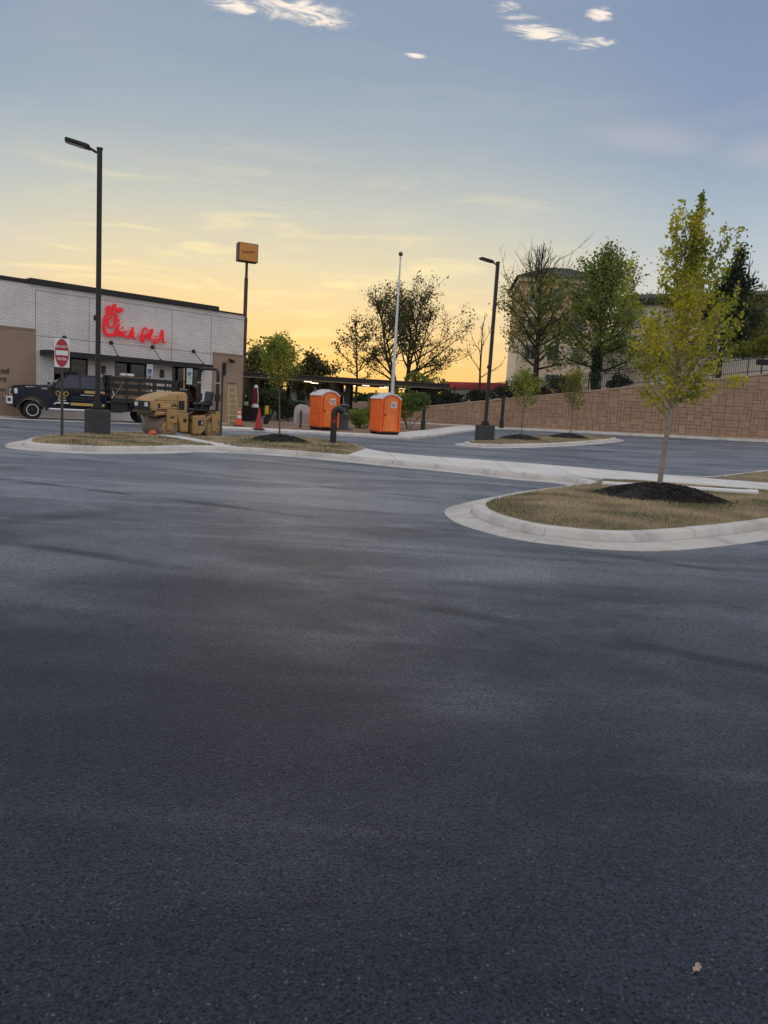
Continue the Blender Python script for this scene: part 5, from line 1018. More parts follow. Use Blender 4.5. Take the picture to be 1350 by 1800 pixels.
# ------------------------------------------------------------------ step ladder by the wall
def ladder():
    y_ = mat('ladder_yellow', (0.55, 0.44, 0.13), 0.5); al = mat('ladder_tread', (0.55, 0.5, 0.3), 0.4, 0.3)
    p = G(409, 745, 0.05); b = Vector((p.x, 47.0, 0.1)); q = D(409, 742, 44.6)
    rt = thing('step_ladder', 'yellow step ladder leaning at the tan corner of the restaurant', 'ladder', (q.x, 44.6, 0.12), R(22)); ht = D(403, 674, 44.6).z - 0.12
    for s in (-1, 1):
        MB().tube([(s * 0.30 - 0.0, -0.35, 0), (s * 0.17 - 0.10, 0.12, ht)], 0.035, 6).build('side_rail', y_, rt); MB().tube([(s * 0.28, 0.75, 0), (s * 0.17 - 0.10, 0.18, ht)], 0.028, 6).build('rear_leg', y_, rt)
    for k in range(7):
        t = (k + 0.6) / 7.3; w = 0.30 - 0.13 * t; MB().box((-0.10 * t, -0.35 + 0.47 * t, ht * t), (2 * w, 0.09, 0.035)).build('tread', al, rt)
    for k in range(3): t = (k + 0.7) / 3.6; MB().tube([(-0.28 + 0.11 * t - 0.1 * t, 0.75 - 0.57 * t, ht * t), (0.28 - 0.11 * t - 0.1 * t, 0.75 - 0.57 * t, ht * t)], 0.015, 5).build('rear_rung', y_, rt)
    MB().box((-0.10, 0.15, ht + 0.02), (0.42, 0.26, 0.07)).build('top_cap', mat('ladder_cap', (0.06, 0.055, 0.05), 0.6), rt, bevel=0.015)
ladder()

# ------------------------------------------------------------------ patio corner by the canopy: closed umbrella, bin, bollard, low fence
p = D(447, 748, 50.0); u0 = D(450, 678, 50.0)
um = thing('patio_umbrella', 'closed dark red patio umbrella with white trim standing by the corner', 'umbrella', (u0.x, 50.0, 0.13)); zt = u0.z - 0.13
rdm = mat('umbrella_red', (0.20, 0.018, 0.03), 0.75, var=0.2, vscale=5)
MB().tube([(0, 0, 0), (0, 0, zt)], 0.028, 8).build('pole', M_DKMET, um); MB().lathe([(0.22, 0), (0.22, 0.06), (0.05, 0.12)], 16).build('base', M_DKMET, um)
zb = D(450, 716, 50.0).z - 0.13
b = MB(); n = 16; V = []; prof = [(0.05, zt + 0.02), (0.12, zt - 0.12), (0.20, zt - 0.6), (0.22, zb + 0.35), (0.17, zb + 0.16), (0.20, zb + 0.02)]
for r_, z_ in prof:
    for j in range(n): a = 2 * math.pi * j / n; k = 1.0 if j % 2 else 0.72; V.append((r_ * k * math.cos(a), r_ * k * math.sin(a), z_))
F = [(i * n + j, i * n + (j + 1) % n, (i + 1) * n + (j + 1) % n, (i + 1) * n + j) for i in range(len(prof) - 1) for j in range(n)] + [tuple(range(n))]
b.add(V, F).build('canopy', rdm, um, smooth=30)
MB().lathe([(0.02, zt + 0.07), (0.09, zt + 0.03), (0.14, zt - 0.10), (0.15, zt - 0.14), (0.02, zt - 0.14)], 12).build('white_top', mat('umbrella_white', (0.66, 0.63, 0.6), 0.7), um, smooth=40)
for a in (2.6, 5.7): MB().tube([(0.13 * math.cos(a), 0.13 * math.sin(a), zt - 0.12), (0.215 * math.cos(a), 0.215 * math.sin(a), zt - 0.6), (0.235 * math.cos(a), 0.235 * math.sin(a), zb + 0.3)], 0.025, 6).build('white_piping', mat('umbrella_white', (0.66, 0.63, 0.6), 0.7), um)
MB().lathe([(0.16, zb - 0.05), (0.24, zb + 0.0), (0.23, zb + 0.10), (0.18, zb + 0.22)], 14).build('white_hem', mat('umbrella_white', (0.66, 0.63, 0.6), 0.7), um, smooth=40)
def planter():
    a = D(427, 735, 51.5); c = D(452, 735, 51.5)
    rt = thing('planter_box', 'long black slatted planter box under the closed umbrella', 'planter', ((a.x + c.x) / 2, 51.5, 0.10), R(8)); w = (c.x - a.x) / 2 + 0.1
    MB().bx(-w, w, -0.3, 0.3, 0, 0.05).build('bottom', M_BLK, rt)
    MB().bx(-w, w, -0.24, 0.24, 0.05, 1.0).build('liner', M_BLK, rt)
    for k in range(6): MB().bx(-w - 0.02, w + 0.02, -0.29, -0.25, 0.06 + k * 0.16, 0.20 + k * 0.16).build('slat', M_DKMET, rt)
    MB().bx(-w - 0.05, w + 0.05, -0.34, 0.34, 1.0, 1.06).build('rim', M_DKMET, rt)
planter()
q = D(468, 748, 47.0)
yb = thing('marker_post', 'dark post with yellow cap sleeve beside the dull red cone', 'post', (q.x, 47.0, 0.13)); MB().tube([(0, 0, 0), (0, 0, 0.72)], 0.11, 12).build('post', M_DKMET, yb, smooth=40); MB().tube([(0, 0, 0.62), (0, 0, 1.08), (0, 0, 1.12)], [0.12, 0.12, 0.08], 14).build('yellow_sleeve', mat('sleeve_yellow', (0.62, 0.42, 0.02), 0.5), yb, smooth=40); MB().box((-0.12, 0, 0.2), (0.12, 0.12, 0.4)).build('hose_reel', M_BLK, yb); MB().lathe([(0.13, 0), (0.13, 0.03)], 12).build('foot', M_BLK, yb)
def patio_fence():
    a = D(472, 745, 52.0); c = D(522, 748, 55.0); a.z = 0.1; c.z = 0.1; v = c - a; L = v.to_2d().length
    rt = thing('patio_fence', 'low black picket fence left of the orange toilets', 'fence', (a.x, a.y, 0.1), math.atan2(v.y, v.x))
    for k in range(4): MB().box((L * k / 3, 0, 0.6), (0.06, 0.06, 1.2)).build('post', M_BLK, rt)
    for z in (0.15, 1.1): MB().box((L / 2, 0, z), (L, 0.03, 0.04)).build('rail', M_BLK, rt)
    b = MB(); [b.box((0.1 * i + 0.05, 0, 0.62), (0.018, 0.018, 0.96)) for i in range(int(L / 0.1))]; b.build('pickets', M_BLK, rt)
patio_fence()
q = D(528, 752, 44.0); ps = MB().box((0, 0, 0.5), (0.14, 0.14, 1.0)).build('bollard', mat('weathered_post', (0.10, 0.085, 0.075), 0.8), None, bevel=0.01); ps.location = (q.x, 44.0, 0.13); tag(ps, 'weathered grey-brown short post just left of the left orange toilet', 'bollard')
q = D(531, 748, 50.0)
ub = thing('utility_cover', 'pale grey-white arched utility cover left of the left orange toilet', 'utility box', (q.x, 50.0, 0.11), R(10)); um_ = mat('cover_white', (0.50, 0.46, 0.44), 0.7)
MB().prism([(-0.55, 0), (0.55, 0), (0.55, 0.9), (0.45, 1.15), (0.2, 1.32), (-0.2, 1.36), (-0.45, 1.2), (-0.55, 0.95)], -0.35, 0.35, 'y').build('shell', um_, ub, bevel=0.04)
MB().bx(-0.4, 0.4, -0.36, -0.352, 0.1, 0.8).build('front_panel', mat('cover_panel', (0.36, 0.30, 0.28), 0.8), ub)

# ------------------------------------------------------------------ black posts near the wall
for i, (q, top, Y, lb) in enumerate((((743, 757), (748, 706), 50.5, 'black square post in the planting bed left of the far lamp post'), ((881, 752), (886.5, 697), 55.6, 'black square post standing against the brown wall right of the far lamp post'))):
    a = D(q[0], q[1], Y); t = D(top[0], top[1], Y); g = H(a.x, Y)
    rt = thing('black_post', lb, 'post', (a.x, Y, g + 0.1)); MB().box((0, 0, (t.z - g) / 2 - 0.05), (0.22, 0.22, t.z - g - 0.1)).build('shaft', M_BLK, rt, bevel=0.015); MB().box((0, 0, 0.28), (0.30, 0.30, 0.56)).build('base_sleeve', M_BLK, rt, bevel=0.02); MB().box((0, 0, t.z - g - 0.1), (0.26, 0.26, 0.05)).build('cap', M_BLK, rt)
    if i == 0: MB().tube([(-0.28, 0, t.z - g - 0.2), (0.34, 0, t.z - g - 0.05)], 0.025, 6).build('cross_arm', M_BLK, rt)

# ------------------------------------------------------------------ white pipe, leaf, orange rag
a = Vector((4.9, 16.9, 0)); c = Vector((8.35, 15.95, 0))
a = G(1058, 851, 0.24); c = G(1330, 869, 0.24); a.z = z3(a.x, a.y) + 0.05; c.z = z3(c.x, c.y) + 0.05
wp = thing('white_pipe', 'long white plastic pipe lying on the grass behind the big mulch mound', 'pipe', a); m_wp = mat('pvc_white', (0.76, 0.75, 0.74), 0.35)
MB().tube([(0, 0, 0), c - a], 0.055, 14, False).build('tube', m_wp, wp, smooth=50); d_ = (c - a).normalized(); MB().tube([d_ * ((c - a).length - 0.22), d_ * ((c - a).length + 0.01)], 0.064, 14, False).build('socket', m_wp, wp, smooth=50)
MB().tube([d_ * -0.0, d_ * 0.25], 0.050, 14, False).build('inner_end', m_wp, wp, smooth=50)
lf = G(1224, 1707); b = MB(); n = 9
V = []; rr = random.Random(5)
for i in range(n):
    for j in range(5):
        u = i / (n - 1); w = 0.016 * math.sin(math.pi * (0.08 + 0.84 * u)) * (1 + 0.35 * math.sin(u * 19)); v = (j / 4 - 0.5) * 2
        V.append((-0.024 + 0.048 * u, w * v, 0.006 + 0.010 * abs(v) ** 1.3 * (1 + 0.8 * math.sin(u * 9)) + 0.012 * u * u + rr.uniform(-0.0015, 0.0015)))
b.add(V, [(i * 5 + j, i * 5 + j + 1, (i + 1) * 5 + j + 1, (i + 1) * 5 + j) for i in range(n - 1) for j in range(4)])
lr = thing('dry_leaf', 'small curled pale dry leaf on the asphalt at lower right', 'leaf', (lf.x, lf.y, 0.001), R(35)); lr.scale = (0.62, 0.62, 0.7); ml = mat('dry_leaf', (0.66, 0.52, 0.42), 0.8, var=0.4, vscale=90, bump=0.6, bscale=200)
o = b.build('blade', ml, lr, smooth=60); so = o.modifiers.new('s', 'SOLIDIFY'); so.thickness = 0.0008
MB().tube([(-0.024, 0, 0.006), (-0.034, 0.003, 0.004), (-0.042, 0.001, 0.008)], 0.001, 5).build('stalk', ml, lr)
p = G(268, 764, 0.2); b = MB(); V = []; rr = random.Random(3)
for r_, z_ in ((0.05, 0.0), (0.13, 0.03), (0.15, 0.09), (0.10, 0.15), (0.02, 0.17)):
    for j in range(9): a_ = 2 * math.pi * j / 9; k = rr.uniform(0.6, 1.3); V.append((r_ * k * math.cos(a_), r_ * k * math.sin(a_), z_ * rr.uniform(0.8, 1.2)))
b.add(V, [(i * 9 + j, i * 9 + (j + 1) % 9, (i + 1) * 9 + (j + 1) % 9, (i + 1) * 9 + j) for i in range(4) for j in range(9)] + [tuple(range(9)), tuple(36 + j for j in range(9))])
o = b.build('crumpled_rag', mat('rag_orange', (0.75, 0.13, 0.07), 0.7), None); o.location = (p.x, p.y, z1(p.x, p.y)); tag(o, 'small crumpled orange-red rag on the dry grass before the roller drum', 'rag')

# ------------------------------------------------------------------ trees
M_BARK = mat('bark_grey', (0.13, 0.105, 0.085), 0.9, var=0.3, vscale=12, bump=0.5, bscale=30)
M_BARKD = mat('bark_dark', (0.045, 0.035, 0.028), 0.9, var=0.3, vscale=6, bump=0.5, bscale=15)
LM = {
    'yellow': leafmat('leaf_yellow_green', (0.17, 0.23, 0.022), (0.70, 0.62, 0.07), 0.52),
    'spring': leafmat('leaf_spring', (0.14, 0.22, 0.04), (0.44, 0.42, 0.07), 0.48),
    'green': leafmat('leaf_green', (0.10, 0.165, 0.04), (0.30, 0.32, 0.065), 0.45),
    'mid': leafmat('leaf_mid', (0.11, 0.15, 0.03), (0.36, 0.33, 0.06), 0.45),
    'dark': leafmat('leaf_dark', (0.03, 0.055, 0.02), (0.075, 0.10, 0.03), 0.3),
    'ever': leafmat('leaf_evergreen', (0.018, 0.036, 0.018), (0.045, 0.065, 0.025), 0.2),
    'dusk': leafmat('leaf_dusk', (0.06, 0.075, 0.025), (0.16, 0.14, 0.04), 0.42),
    'dry': leafmat('leaf_dry', (0.09, 0.075, 0.04), (0.17, 0.13, 0.07), 0.35),
}
class Tree:
    def __init__(s, seed): s.r = random.Random(seed); s.w = MB(); s.L = []; s.T = []; s.F = []
    def branch(s, p, d, L, r0, bend=0.25, n=6, wob=0.12, r1=None):
        r = s.r; pts = [Vector(p)]; dd = Vector(d).normalized()
        for i in range(n):
            dd = (dd + Vector((r.gauss(0, wob), r.gauss(0, wob), r.gauss(0, wob) + bend / n))).normalized(); pts.append(pts[-1] + dd * (L / n))
        r1 = r0 * 0.25 if r1 is None else r1
        s.w.tube(pts, [r0 + (r1 - r0) * i / n for i in range(n + 1)], 5 if r0 < 0.04 else 8, r0 > 0.02); return pts
    def leaf(s, p, size, tint):
        r = s.r; n = Vector((r.gauss(0, 1), r.gauss(0, 1), r.gauss(0.35, 1)))
        a = n.cross(Vector((r.gauss(0, 1), r.gauss(0, 1), r.gauss(-0.4, 1)))); a = a.normalized() if a.length > 1e-6 else Vector((1, 0, 0)); b = n.cross(a).normalized(); n.normalize(); z = size * r.uniform(0.65, 1.25); f = n * (z * 0.14)
        k = len(s.L); s.L += [p - a * (z * 0.5), p + b * (z * 0.42) + f - a * (0.06 * z), p + a * (z * 0.6), p - b * (z * 0.42) + f - a * (0.06 * z)]; s.F.append((k, k + 1, k + 2, k + 3)); s.T.append(tint)
    def leaves_on(s, pts, n, size, sig, lo=0.25, tintf=None):
        r = s.r; k = len(pts) - 1
        for i in range(n):
            t = lo + (1 - lo) * r.random() ** 0.85; x = t * k; j = min(k - 1, int(x)); p = pts[j].lerp(pts[j + 1], x - j); g = sig * (1.15 - 0.5 * t)
            q = p + Vector((r.gauss(0, g), r.gauss(0, g), r.gauss(0, g))); s.leaf(q, size, tintf(q) if tintf else r.random())
    def build(s, name, label, cat, loc, lm, bark, group=None, leaf_name='crown'):
        rt = thing(name, label, cat, loc, 0, group)
        if s.w.v: s.w.build('trunk', bark, rt, smooth=60)
        if s.F:
            b = MB(); b.v = [tuple(v) for v in s.L]; b.f = s.F; me = bpy.data.meshes.new(leaf_name); me.from_pydata(b.v, [], b.f); me.materials.append(lm); at = me.attributes.new('tint', 'FLOAT', 'FACE'); at.data.foreach_set('value', [min(1, max(0, t)) for t in s.T]); me.update()
            o = bpy.data.objects.new(leaf_name, me); COL.objects.link(o); o.parent = rt
        return rt
def cloudy(q, sc_=1.2, seed=0.0): return 0.5 + 0.9 * noise.noise(q * sc_ + Vector((seed, seed * 2, 0)))
def young_tree(label, loc, ht, width, clear, nleaf, size, lm, seed, r0=0.035, limbs=18, group=None, el=(58, 76), low=None, bark=None, sig=0.07, top=0.78, power=1.15, taper=0.5, rise=0.35):
    T = Tree(seed); r = T.r; tf = lambda q: cloudy(q, 1.6, seed) + r.gauss(0, 0.22)
    lead = T.branch((0, 0, 0), (0, 0, 1), ht * 0.93, r0, 0, 14, 0.015, 0.006)
    T.leaves_on(lead, int(nleaf * 0.06), size, sig * 0.8, 0.5, tf)
    sets = []
    for i in range(limbs):
        t = (i + 0.5) / limbs; zt = clear + (ht * top - clear) * t ** power; j = min(len(lead) - 2, int(zt / (ht * 0.93) * (len(lead) - 1))); p = lead[j].copy(); p.z = zt
        a = i * 2.399 + r.uniform(-0.4, 0.4); e = R(el[0] + (el[1] - el[0]) * t + r.uniform(-8, 8))
        sh = (0.70 + 0.55 * math.sin(math.pi * min(1, t * 1.25))) * (1 - taper * t); L = width * 0.5 * sh / max(0.25, math.cos(e)) * r.uniform(0.8, 1.15); L = min(L, (ht * 0.95 - zt) * 0.85)
        b = T.branch(p, (math.cos(a) * math.cos(e), math.sin(a) * math.cos(e), math.sin(e)), L, r0 * 0.42 * (1 - 0.5 * t), rise, 7, 0.07, 0.003); sets.append((b, L, 1.0))
        for k in range(4):
            jj = r.randint(2, 6); a2 = a + r.uniform(-1.3, 1.3); e2 = e + r.uniform(-0.5, 0.15); L2 = L * r.uniform(0.22, 0.45)
            sets.append((T.branch(b[jj], (math.cos(a2) * math.cos(e2), math.sin(a2) * math.cos(e2), math.sin(e2)), L2, 0.008, 0.3, 4, 0.09, 0.002), L2, 0.9))
    if low:
        for a, e, L, zt in low:
            b = T.branch((0, 0, zt), (math.cos(a) * math.cos(e), math.sin(a) * math.cos(e), math.sin(e)), L, r0 * 0.4, 0.55, 9, 0.05, 0.003); sets.append((b, L * 1.1, 0.6))
            for k in range(5):
                jj = r.randint(3, 8); sets.append((T.branch(b[jj], (math.cos(a) + r.gauss(0, 0.6), math.sin(a) + r.gauss(0, 0.6), r.uniform(-0.3, 0.6)), L * 0.25, 0.006, 0.1, 3, 0.1, 0.002), L * 0.3, 0.8))
    tot = sum(L * w for b, L, w in sets)
    for b, L, w in sets: T.leaves_on(b, int(nleaf * 0.94 * L * w / tot), size, sig, 0.14, tf)
    return T.build('young_tree', label, 'tree', loc, LM[lm], bark or M_BARK, group)
def shade_tree(label, loc, ht, width, clear, nleaf, size, lm, seed, r0=0.2, limbs=16, el=(20, 70), bark=None, fork=1, shape=0.6, sub=6, twig=3, sig=0.3, bare_above=None, group='trees behind the lot', name='tree', tmin=None, skew=(0, 0)):
    T = Tree(seed); r = T.r; tf = lambda q: cloudy(q, 0.45, seed) + r.gauss(0, 0.2); sets = []
    leads = []
    for f in range(fork):
        a = f * 2.4 + r.uniform(0, 1); lean = 0.0 if fork == 1 else 0.30
        base = Vector((0, 0, 0)) if fork == 1 else Vector((0.12 * math.cos(a), 0.12 * math.sin(a), 0))
        leads.append(T.branch(base, (lean * math.cos(a) + skew[0], lean * math.sin(a) + skew[1], 1), ht * (0.95 if fork == 1 else r.uniform(0.8, 0.95)), r0 * (1 if fork == 1 else 0.6), 0.1, 12, 0.035, 0.02))
    for i in range(limbs):
        lead = leads[i % fork]; t = (i + r.random()) / limbs; ft = clear / ht + (0.93 - clear / ht) * t; x = ft * 12; j = min(11, int(x)); p = lead[j].lerp(lead[j + 1], x - j)
        a = i * 2.399 + r.uniform(-0.5, 0.5); e = R(el[0] + (el[1] - el[0]) * t + r.uniform(-10, 10)); sh = max(0.22, math.sin(math.pi * min(0.97, 0.18 + 0.82 * t ** shape))) ; L = width * 0.5 * sh * r.uniform(0.75, 1.12)
        b = T.branch(p, (math.cos(a) * math.cos(e), math.sin(a) * math.cos(e), math.sin(e)), L, r0 * 0.38 * (1 - 0.6 * t), 0.30, 7, 0.10, 0.015); sets.append((b, L * 0.5))
        for k in range(sub):
            jj = r.randint(2, 7); a2 = a + r.uniform(-1.2, 1.2); e2 = e + r.uniform(-0.5, 0.6); L2 = L * r.uniform(0.25, 0.5)
            b2 = T.branch(b[jj], (math.cos(a2) * math.cos(e2), math.sin(a2) * math.cos(e2), math.sin(e2)), L2, 0.03, 0.25, 4, 0.13, 0.008); sets.append((b2, L2))
            for m in range(twig):
                a3 = a2 + r.uniform(-1.2, 1.2); e3 = e2 + r.uniform(-0.4, 0.6); L3 = L2 * r.uniform(0.3, 0.6)
                b3 = T.branch(b2[r.randint(1, 4)], (math.cos(a3) * math.cos(e3), math.sin(a3) * math.cos(e3), math.sin(e3)), L3, 0.014, 0.2, 3, 0.15, 0.005); sets.append((b3, L3))
    tot = sum(L for b, L in sets)
    for b, L in sets:
        if bare_above and b[-1].z > bare_above * r.uniform(0.85, 1.15): continue
        if nleaf: T.leaves_on(b, int(nleaf * L / tot + r.random()), size, sig, 0.15, tf)
    return T.build(name, label, 'tree', loc, LM[lm], bark or M_BARKD, group)
def shrub(label, loc, rx, ry, h, nleaf, size, lm, seed, name='shrub', group='shrubs along the wall and canopy', stems=7, lift=0.0, cat='shrub'):
    T = Tree(seed); r = T.r
    for i in range(stems):
        a = r.uniform(0, 6.28); T.branch((0.1 * math.cos(a), 0.1 * math.sin(a), 0), (math.cos(a) * rx / h * 0.8, math.sin(a) * ry / h * 0.8, 1), h * 0.8, 0.03 * min(1, h), 0.1, 5, 0.1)
    lobes = [(r.gauss(0, 0.45), r.gauss(0, 0.45), r.uniform(0.25, 0.8), r.uniform(0.35, 0.6)) for i in range(9)]
    for i in range(nleaf):
        lx, ly, lz, lr = r.choice(lobes); d = Vector((r.gauss(0, 1), r.gauss(0, 1), r.gauss(0, 1))).normalized() * (lr * r.uniform(0.6, 1.0) ** 0.5)
        q = Vector(((lx * 0.7 + d.x) * rx, (ly * 0.7 + d.y) * ry, lift + max(0.03, (lz + d.z * 0.55)) * h * 0.85)); T.leaf(q, size, cloudy(q, 1.5 / max(0.5, h), seed) + r.gauss(0, 0.2))
    return T.build(name, label, cat, loc, LM[lm], M_BARKD, group)

# planted young trees
za = z3(*TREE_A) + 0.2
young_tree('large yellow-green young tree on the mulch mound of the near island', (TREE_A[0], TREE_A[1], za), D(1210, 306, TREE_A[1]).z - za, 2.35, 1.40, 9400, 0.066, 'yellow', 23, 0.05, 46, None, (36, 80), [(R(-8), R(10), 1.3, 1.60), (R(12), R(16), 0.9, 1.55), (R(172), R(38), 0.7, 1.30)], mat('bark_pale', (0.30, 0.25, 0.20), 0.9, var=0.3, vscale=12, bump=0.4, bscale=30), 0.062, 0.74, 1.45, 0.74, 0.42)
p = G(491, 775, 0.2); pt2 = (p.x, p.y)
young_tree('young leafy tree on a dark mulch mound right of the road roller', (p.x, p.y, z2(*pt2) + 0.18), D(497, 580, p.y).z - z2(*pt2) - 0.15, 2.25, 1.45, 3600, 0.085, 'spring', 5, 0.035, 20, 'young planted trees', (50, 76), None, None, 0.10, 0.8)
for (px, pt, py), sd_, lb, w in (((916, 641, 771), 9, 'slim young tree on the far island nearest the lamp post', 2.3), ((1002, 643, 768.5), 14, 'slim young tree on the far island right of its twin', 1.9)):
    p = G(px, py, 0.2); zb = z5(p.x, p.y) + 0.12; ht = D(px + 8, pt, p.y).z - zb
    young_tree(lb, (p.x, p.y, zb), ht, w * 1.1, 1.35, 1700, 0.095, 'spring' if sd_ == 9 else 'mid', sd_, 0.03, 16, 'young planted trees', (40, 70), None, None, 0.10, 0.8)

# big trees behind the canopy and along the wall
def place(px, Y): q = D(px, 700, Y); return q.x
def top_z(px, py, Y): return D(px, py, Y).z
shade_tree('wide sparse tree with many dark stems behind the flagpole', (place(708, 75), 75, 1.0), top_z(710, 492, 75) - 1.0, 12.0, 3.4, 9500, 0.17, 'dusk', 31, 0.30, 52, (24, 60), None, 5, 0.75, 6, 4, 0.30)
shade_tree('low thin half-bare tree left of the wide sparse tree', (place(626, 78), 78, 1.0), top_z(640, 540, 78) - 1.0, 6.0, 3.0, 700, 0.24, 'dusk', 33, 0.16, 18, (22, 60), None, 1, 0.6, 5, 3, 0.25)
shade_tree('bare leafless tree behind the far lamp post', (place(842, 80), 80, 1.5), top_z(852, 540, 80) - 1.5, 6.2, 3.6, 0, 0.2, 'dry', 35, 0.16, 9, (38, 72), mat('bark_warm', (0.14, 0.075, 0.045), 0.9), 1, 0.5, 3, 2, 0.2)
shade_tree('tall half-leafed tree with bare top in front of the hotel tower', (place(938, 72), 72, 3.0), top_z(958, 412, 72) - 3.0, 10.8, 3.0, 10500, 0.2, 'mid', 37, 0.32, 40, (24, 66), None, 1, 0.8, 6, 4, 0.34, 10.6)
shade_tree('dense dark green tree with thick trunk behind the fence', (place(1044, 66), 66, 3.2), top_z(1062, 420, 66) - 3.2, 10.0, 2.6, 11000, 0.23, 'green', 39, 0.36, 38, (14, 66), None, 1, 0.62, 7, 3, 0.5)
shade_tree('dark evergreen tree behind the big yellow-green young tree', (place(1258, 64), 64, 4.6), top_z(1288, 408, 64) - 4.6, 5.4, 2.6, 7500, 0.22, 'ever', 43, 0.22, 30, (30, 72), None, 1, 0.5, 5, 2, 0.30)
shade_tree('thin bare tree showing above the dark evergreen at right', (place(1300, 74), 74, 4.5), top_z(1318, 425, 74) - 4.5, 6.5, 4, 0, 0.2, 'dry', 44, 0.14, 14, (35, 72), None, 1, 0.6, 4, 3, 0.2)
shade_tree('rounded dark tree just right of the restaurant corner', (place(452, 95), 95, 0.9), top_z(450, 612, 95) - 0.9, 7.0, 1.0, 4200, 0.34, 'dusk', 47, 0.3, 20, (10, 70), None, 1, 0.6, 5, 2, 0.5)
shade_tree('rounded dark tree behind the canopy left of the toilets', (place(552, 98), 98, 0.9), top_z(548, 624, 98) - 0.9, 6.4, 1.0, 3800, 0.34, 'dusk', 49, 0.3, 18, (10, 70), None, 1, 0.6, 5, 2, 0.5)
shrub('dense rounded evergreen at the right end of the canopy', (place(744, 66), 66, 0.9), 2.3, 2.0, top_z(748, 640, 66) - 0.9, 5200, 0.20, 'green', 51, 'evergreen_bush', stems=6)
shrub('small multi-stemmed tree in the planting bed right of the right toilet', (place(722, 51), 51, 0.2), 1.5, 1.3, 2.5, 3600, 0.12, 'green', 53, 'small_tree', stems=6, lift=0.75, cat='tree')
shrub('round shrub between the two orange toilets', (place(632, 48.6), 48.6, 0.15), 0.8, 0.7, 1.35, 2200, 0.10, 'green', 55)
shrub('leafy green bush left of the flagpole', (place(668, 57), 57, 0.3), 1.5, 1.2, 2.7, 2600, 0.15, 'green', 57)
shrub('dark bush behind the young tree near the canopy post', (place(500, 60), 60, 0.2), 1.6, 1.2, 2.2, 2600, 0.16, 'dark', 59)
shrub('dark bush behind the closed umbrella', (place(474, 58), 58, 0.2), 1.3, 1.2, 2.7, 2200, 0.16, 'dark', 61)
shrub('dark low bush right of the low picket fence', (place(528, 59), 59, 0.2), 1.3, 1.0, 1.9, 1800, 0.15, 'dark', 62)
shrub('dark low hedge between the toilets and the canopy', (place(618, 63), 63, 0.3), 2.4, 1.0, 1.5, 2600, 0.16, 'ever', 63)
hedge_l = ['leftmost dark hedge bush behind the fence at the low end of the wall', 'second dark hedge bush from the low end of the wall', 'third dark hedge bush from the low end of the wall', 'dark hedge bush behind the fence just left of the far lamp post', 'dark hedge bush behind the fence just right of the far lamp post', 'rounded dark bush behind the fence left of the tall half-leafed tree', 'dark bush behind the fence at the foot of the tall half-leafed tree']
for i, s in enumerate((-2.2, -0.2, 1.9, 4.0, 6.2, 8.4, 10.4)):
    q = wpt(s, 1.35); shrub(hedge_l[i], (q.x, q.y, wtop(s) - 0.02), 1.35, 0.7, 1.35 if i < 5 else 1.75, 1500, 0.15, 'ever' if i < 5 else 'dark', 70 + i, 'hedge_bush', 'hedge bushes behind the fence')
for s, h, w, lb, lm in ((14.2, 1.3, 0.9, 'dark bush behind the fence right of the thick-trunked tree', 'ever'), (18.0, 1.1, 1.0, 'low dark bush behind the fence under the young tree crown', 'dark')):
    q = wpt(s, 1.2); shrub(lb, (q.x, q.y, wtop(s)), w, 0.7, h, 1200, 0.14, lm, int(s * 10), 'hedge_bush', 'hedge bushes behind the fence')
q = wpt(12.1, 5.0); shrub('narrow dark columnar evergreen before the hotel entrance', (q.x, q.y, 3.2), 0.7, 0.7, 4.6, 2400, 0.15, 'ever', 91, 'columnar_evergreen', stems=3)
for px, py, Y, rx, h, lb, lm, sd_ in ((1312, 604, 62, 2.2, 2.0, 'broad green shrub above the fence at the right edge', 'green', 93), (1345, 598, 60, 1.6, 1.9, 'yellowish green shrub at the very right edge above the fence', 'mid', 95), (1335, 540, 75, 2.6, 6.5, 'loose green tree in front of the hotel wing at the right edge', 'mid', 97)):
    q = D(px, py, Y); shrub(lb, (q.x, Y, q.z - h * 0.6), rx, 1.5, h, 3000, 0.17, lm, sd_, 'tall_shrub', None)
q = D(912, 640, 70); shrub('small pale-leaved sapling left of the tall half-leafed tree', (q.x, 70, 2.6), 1.2, 1.0, 3.6, 700, 0.2, 'mid', 99, 'sapling', None, 4)

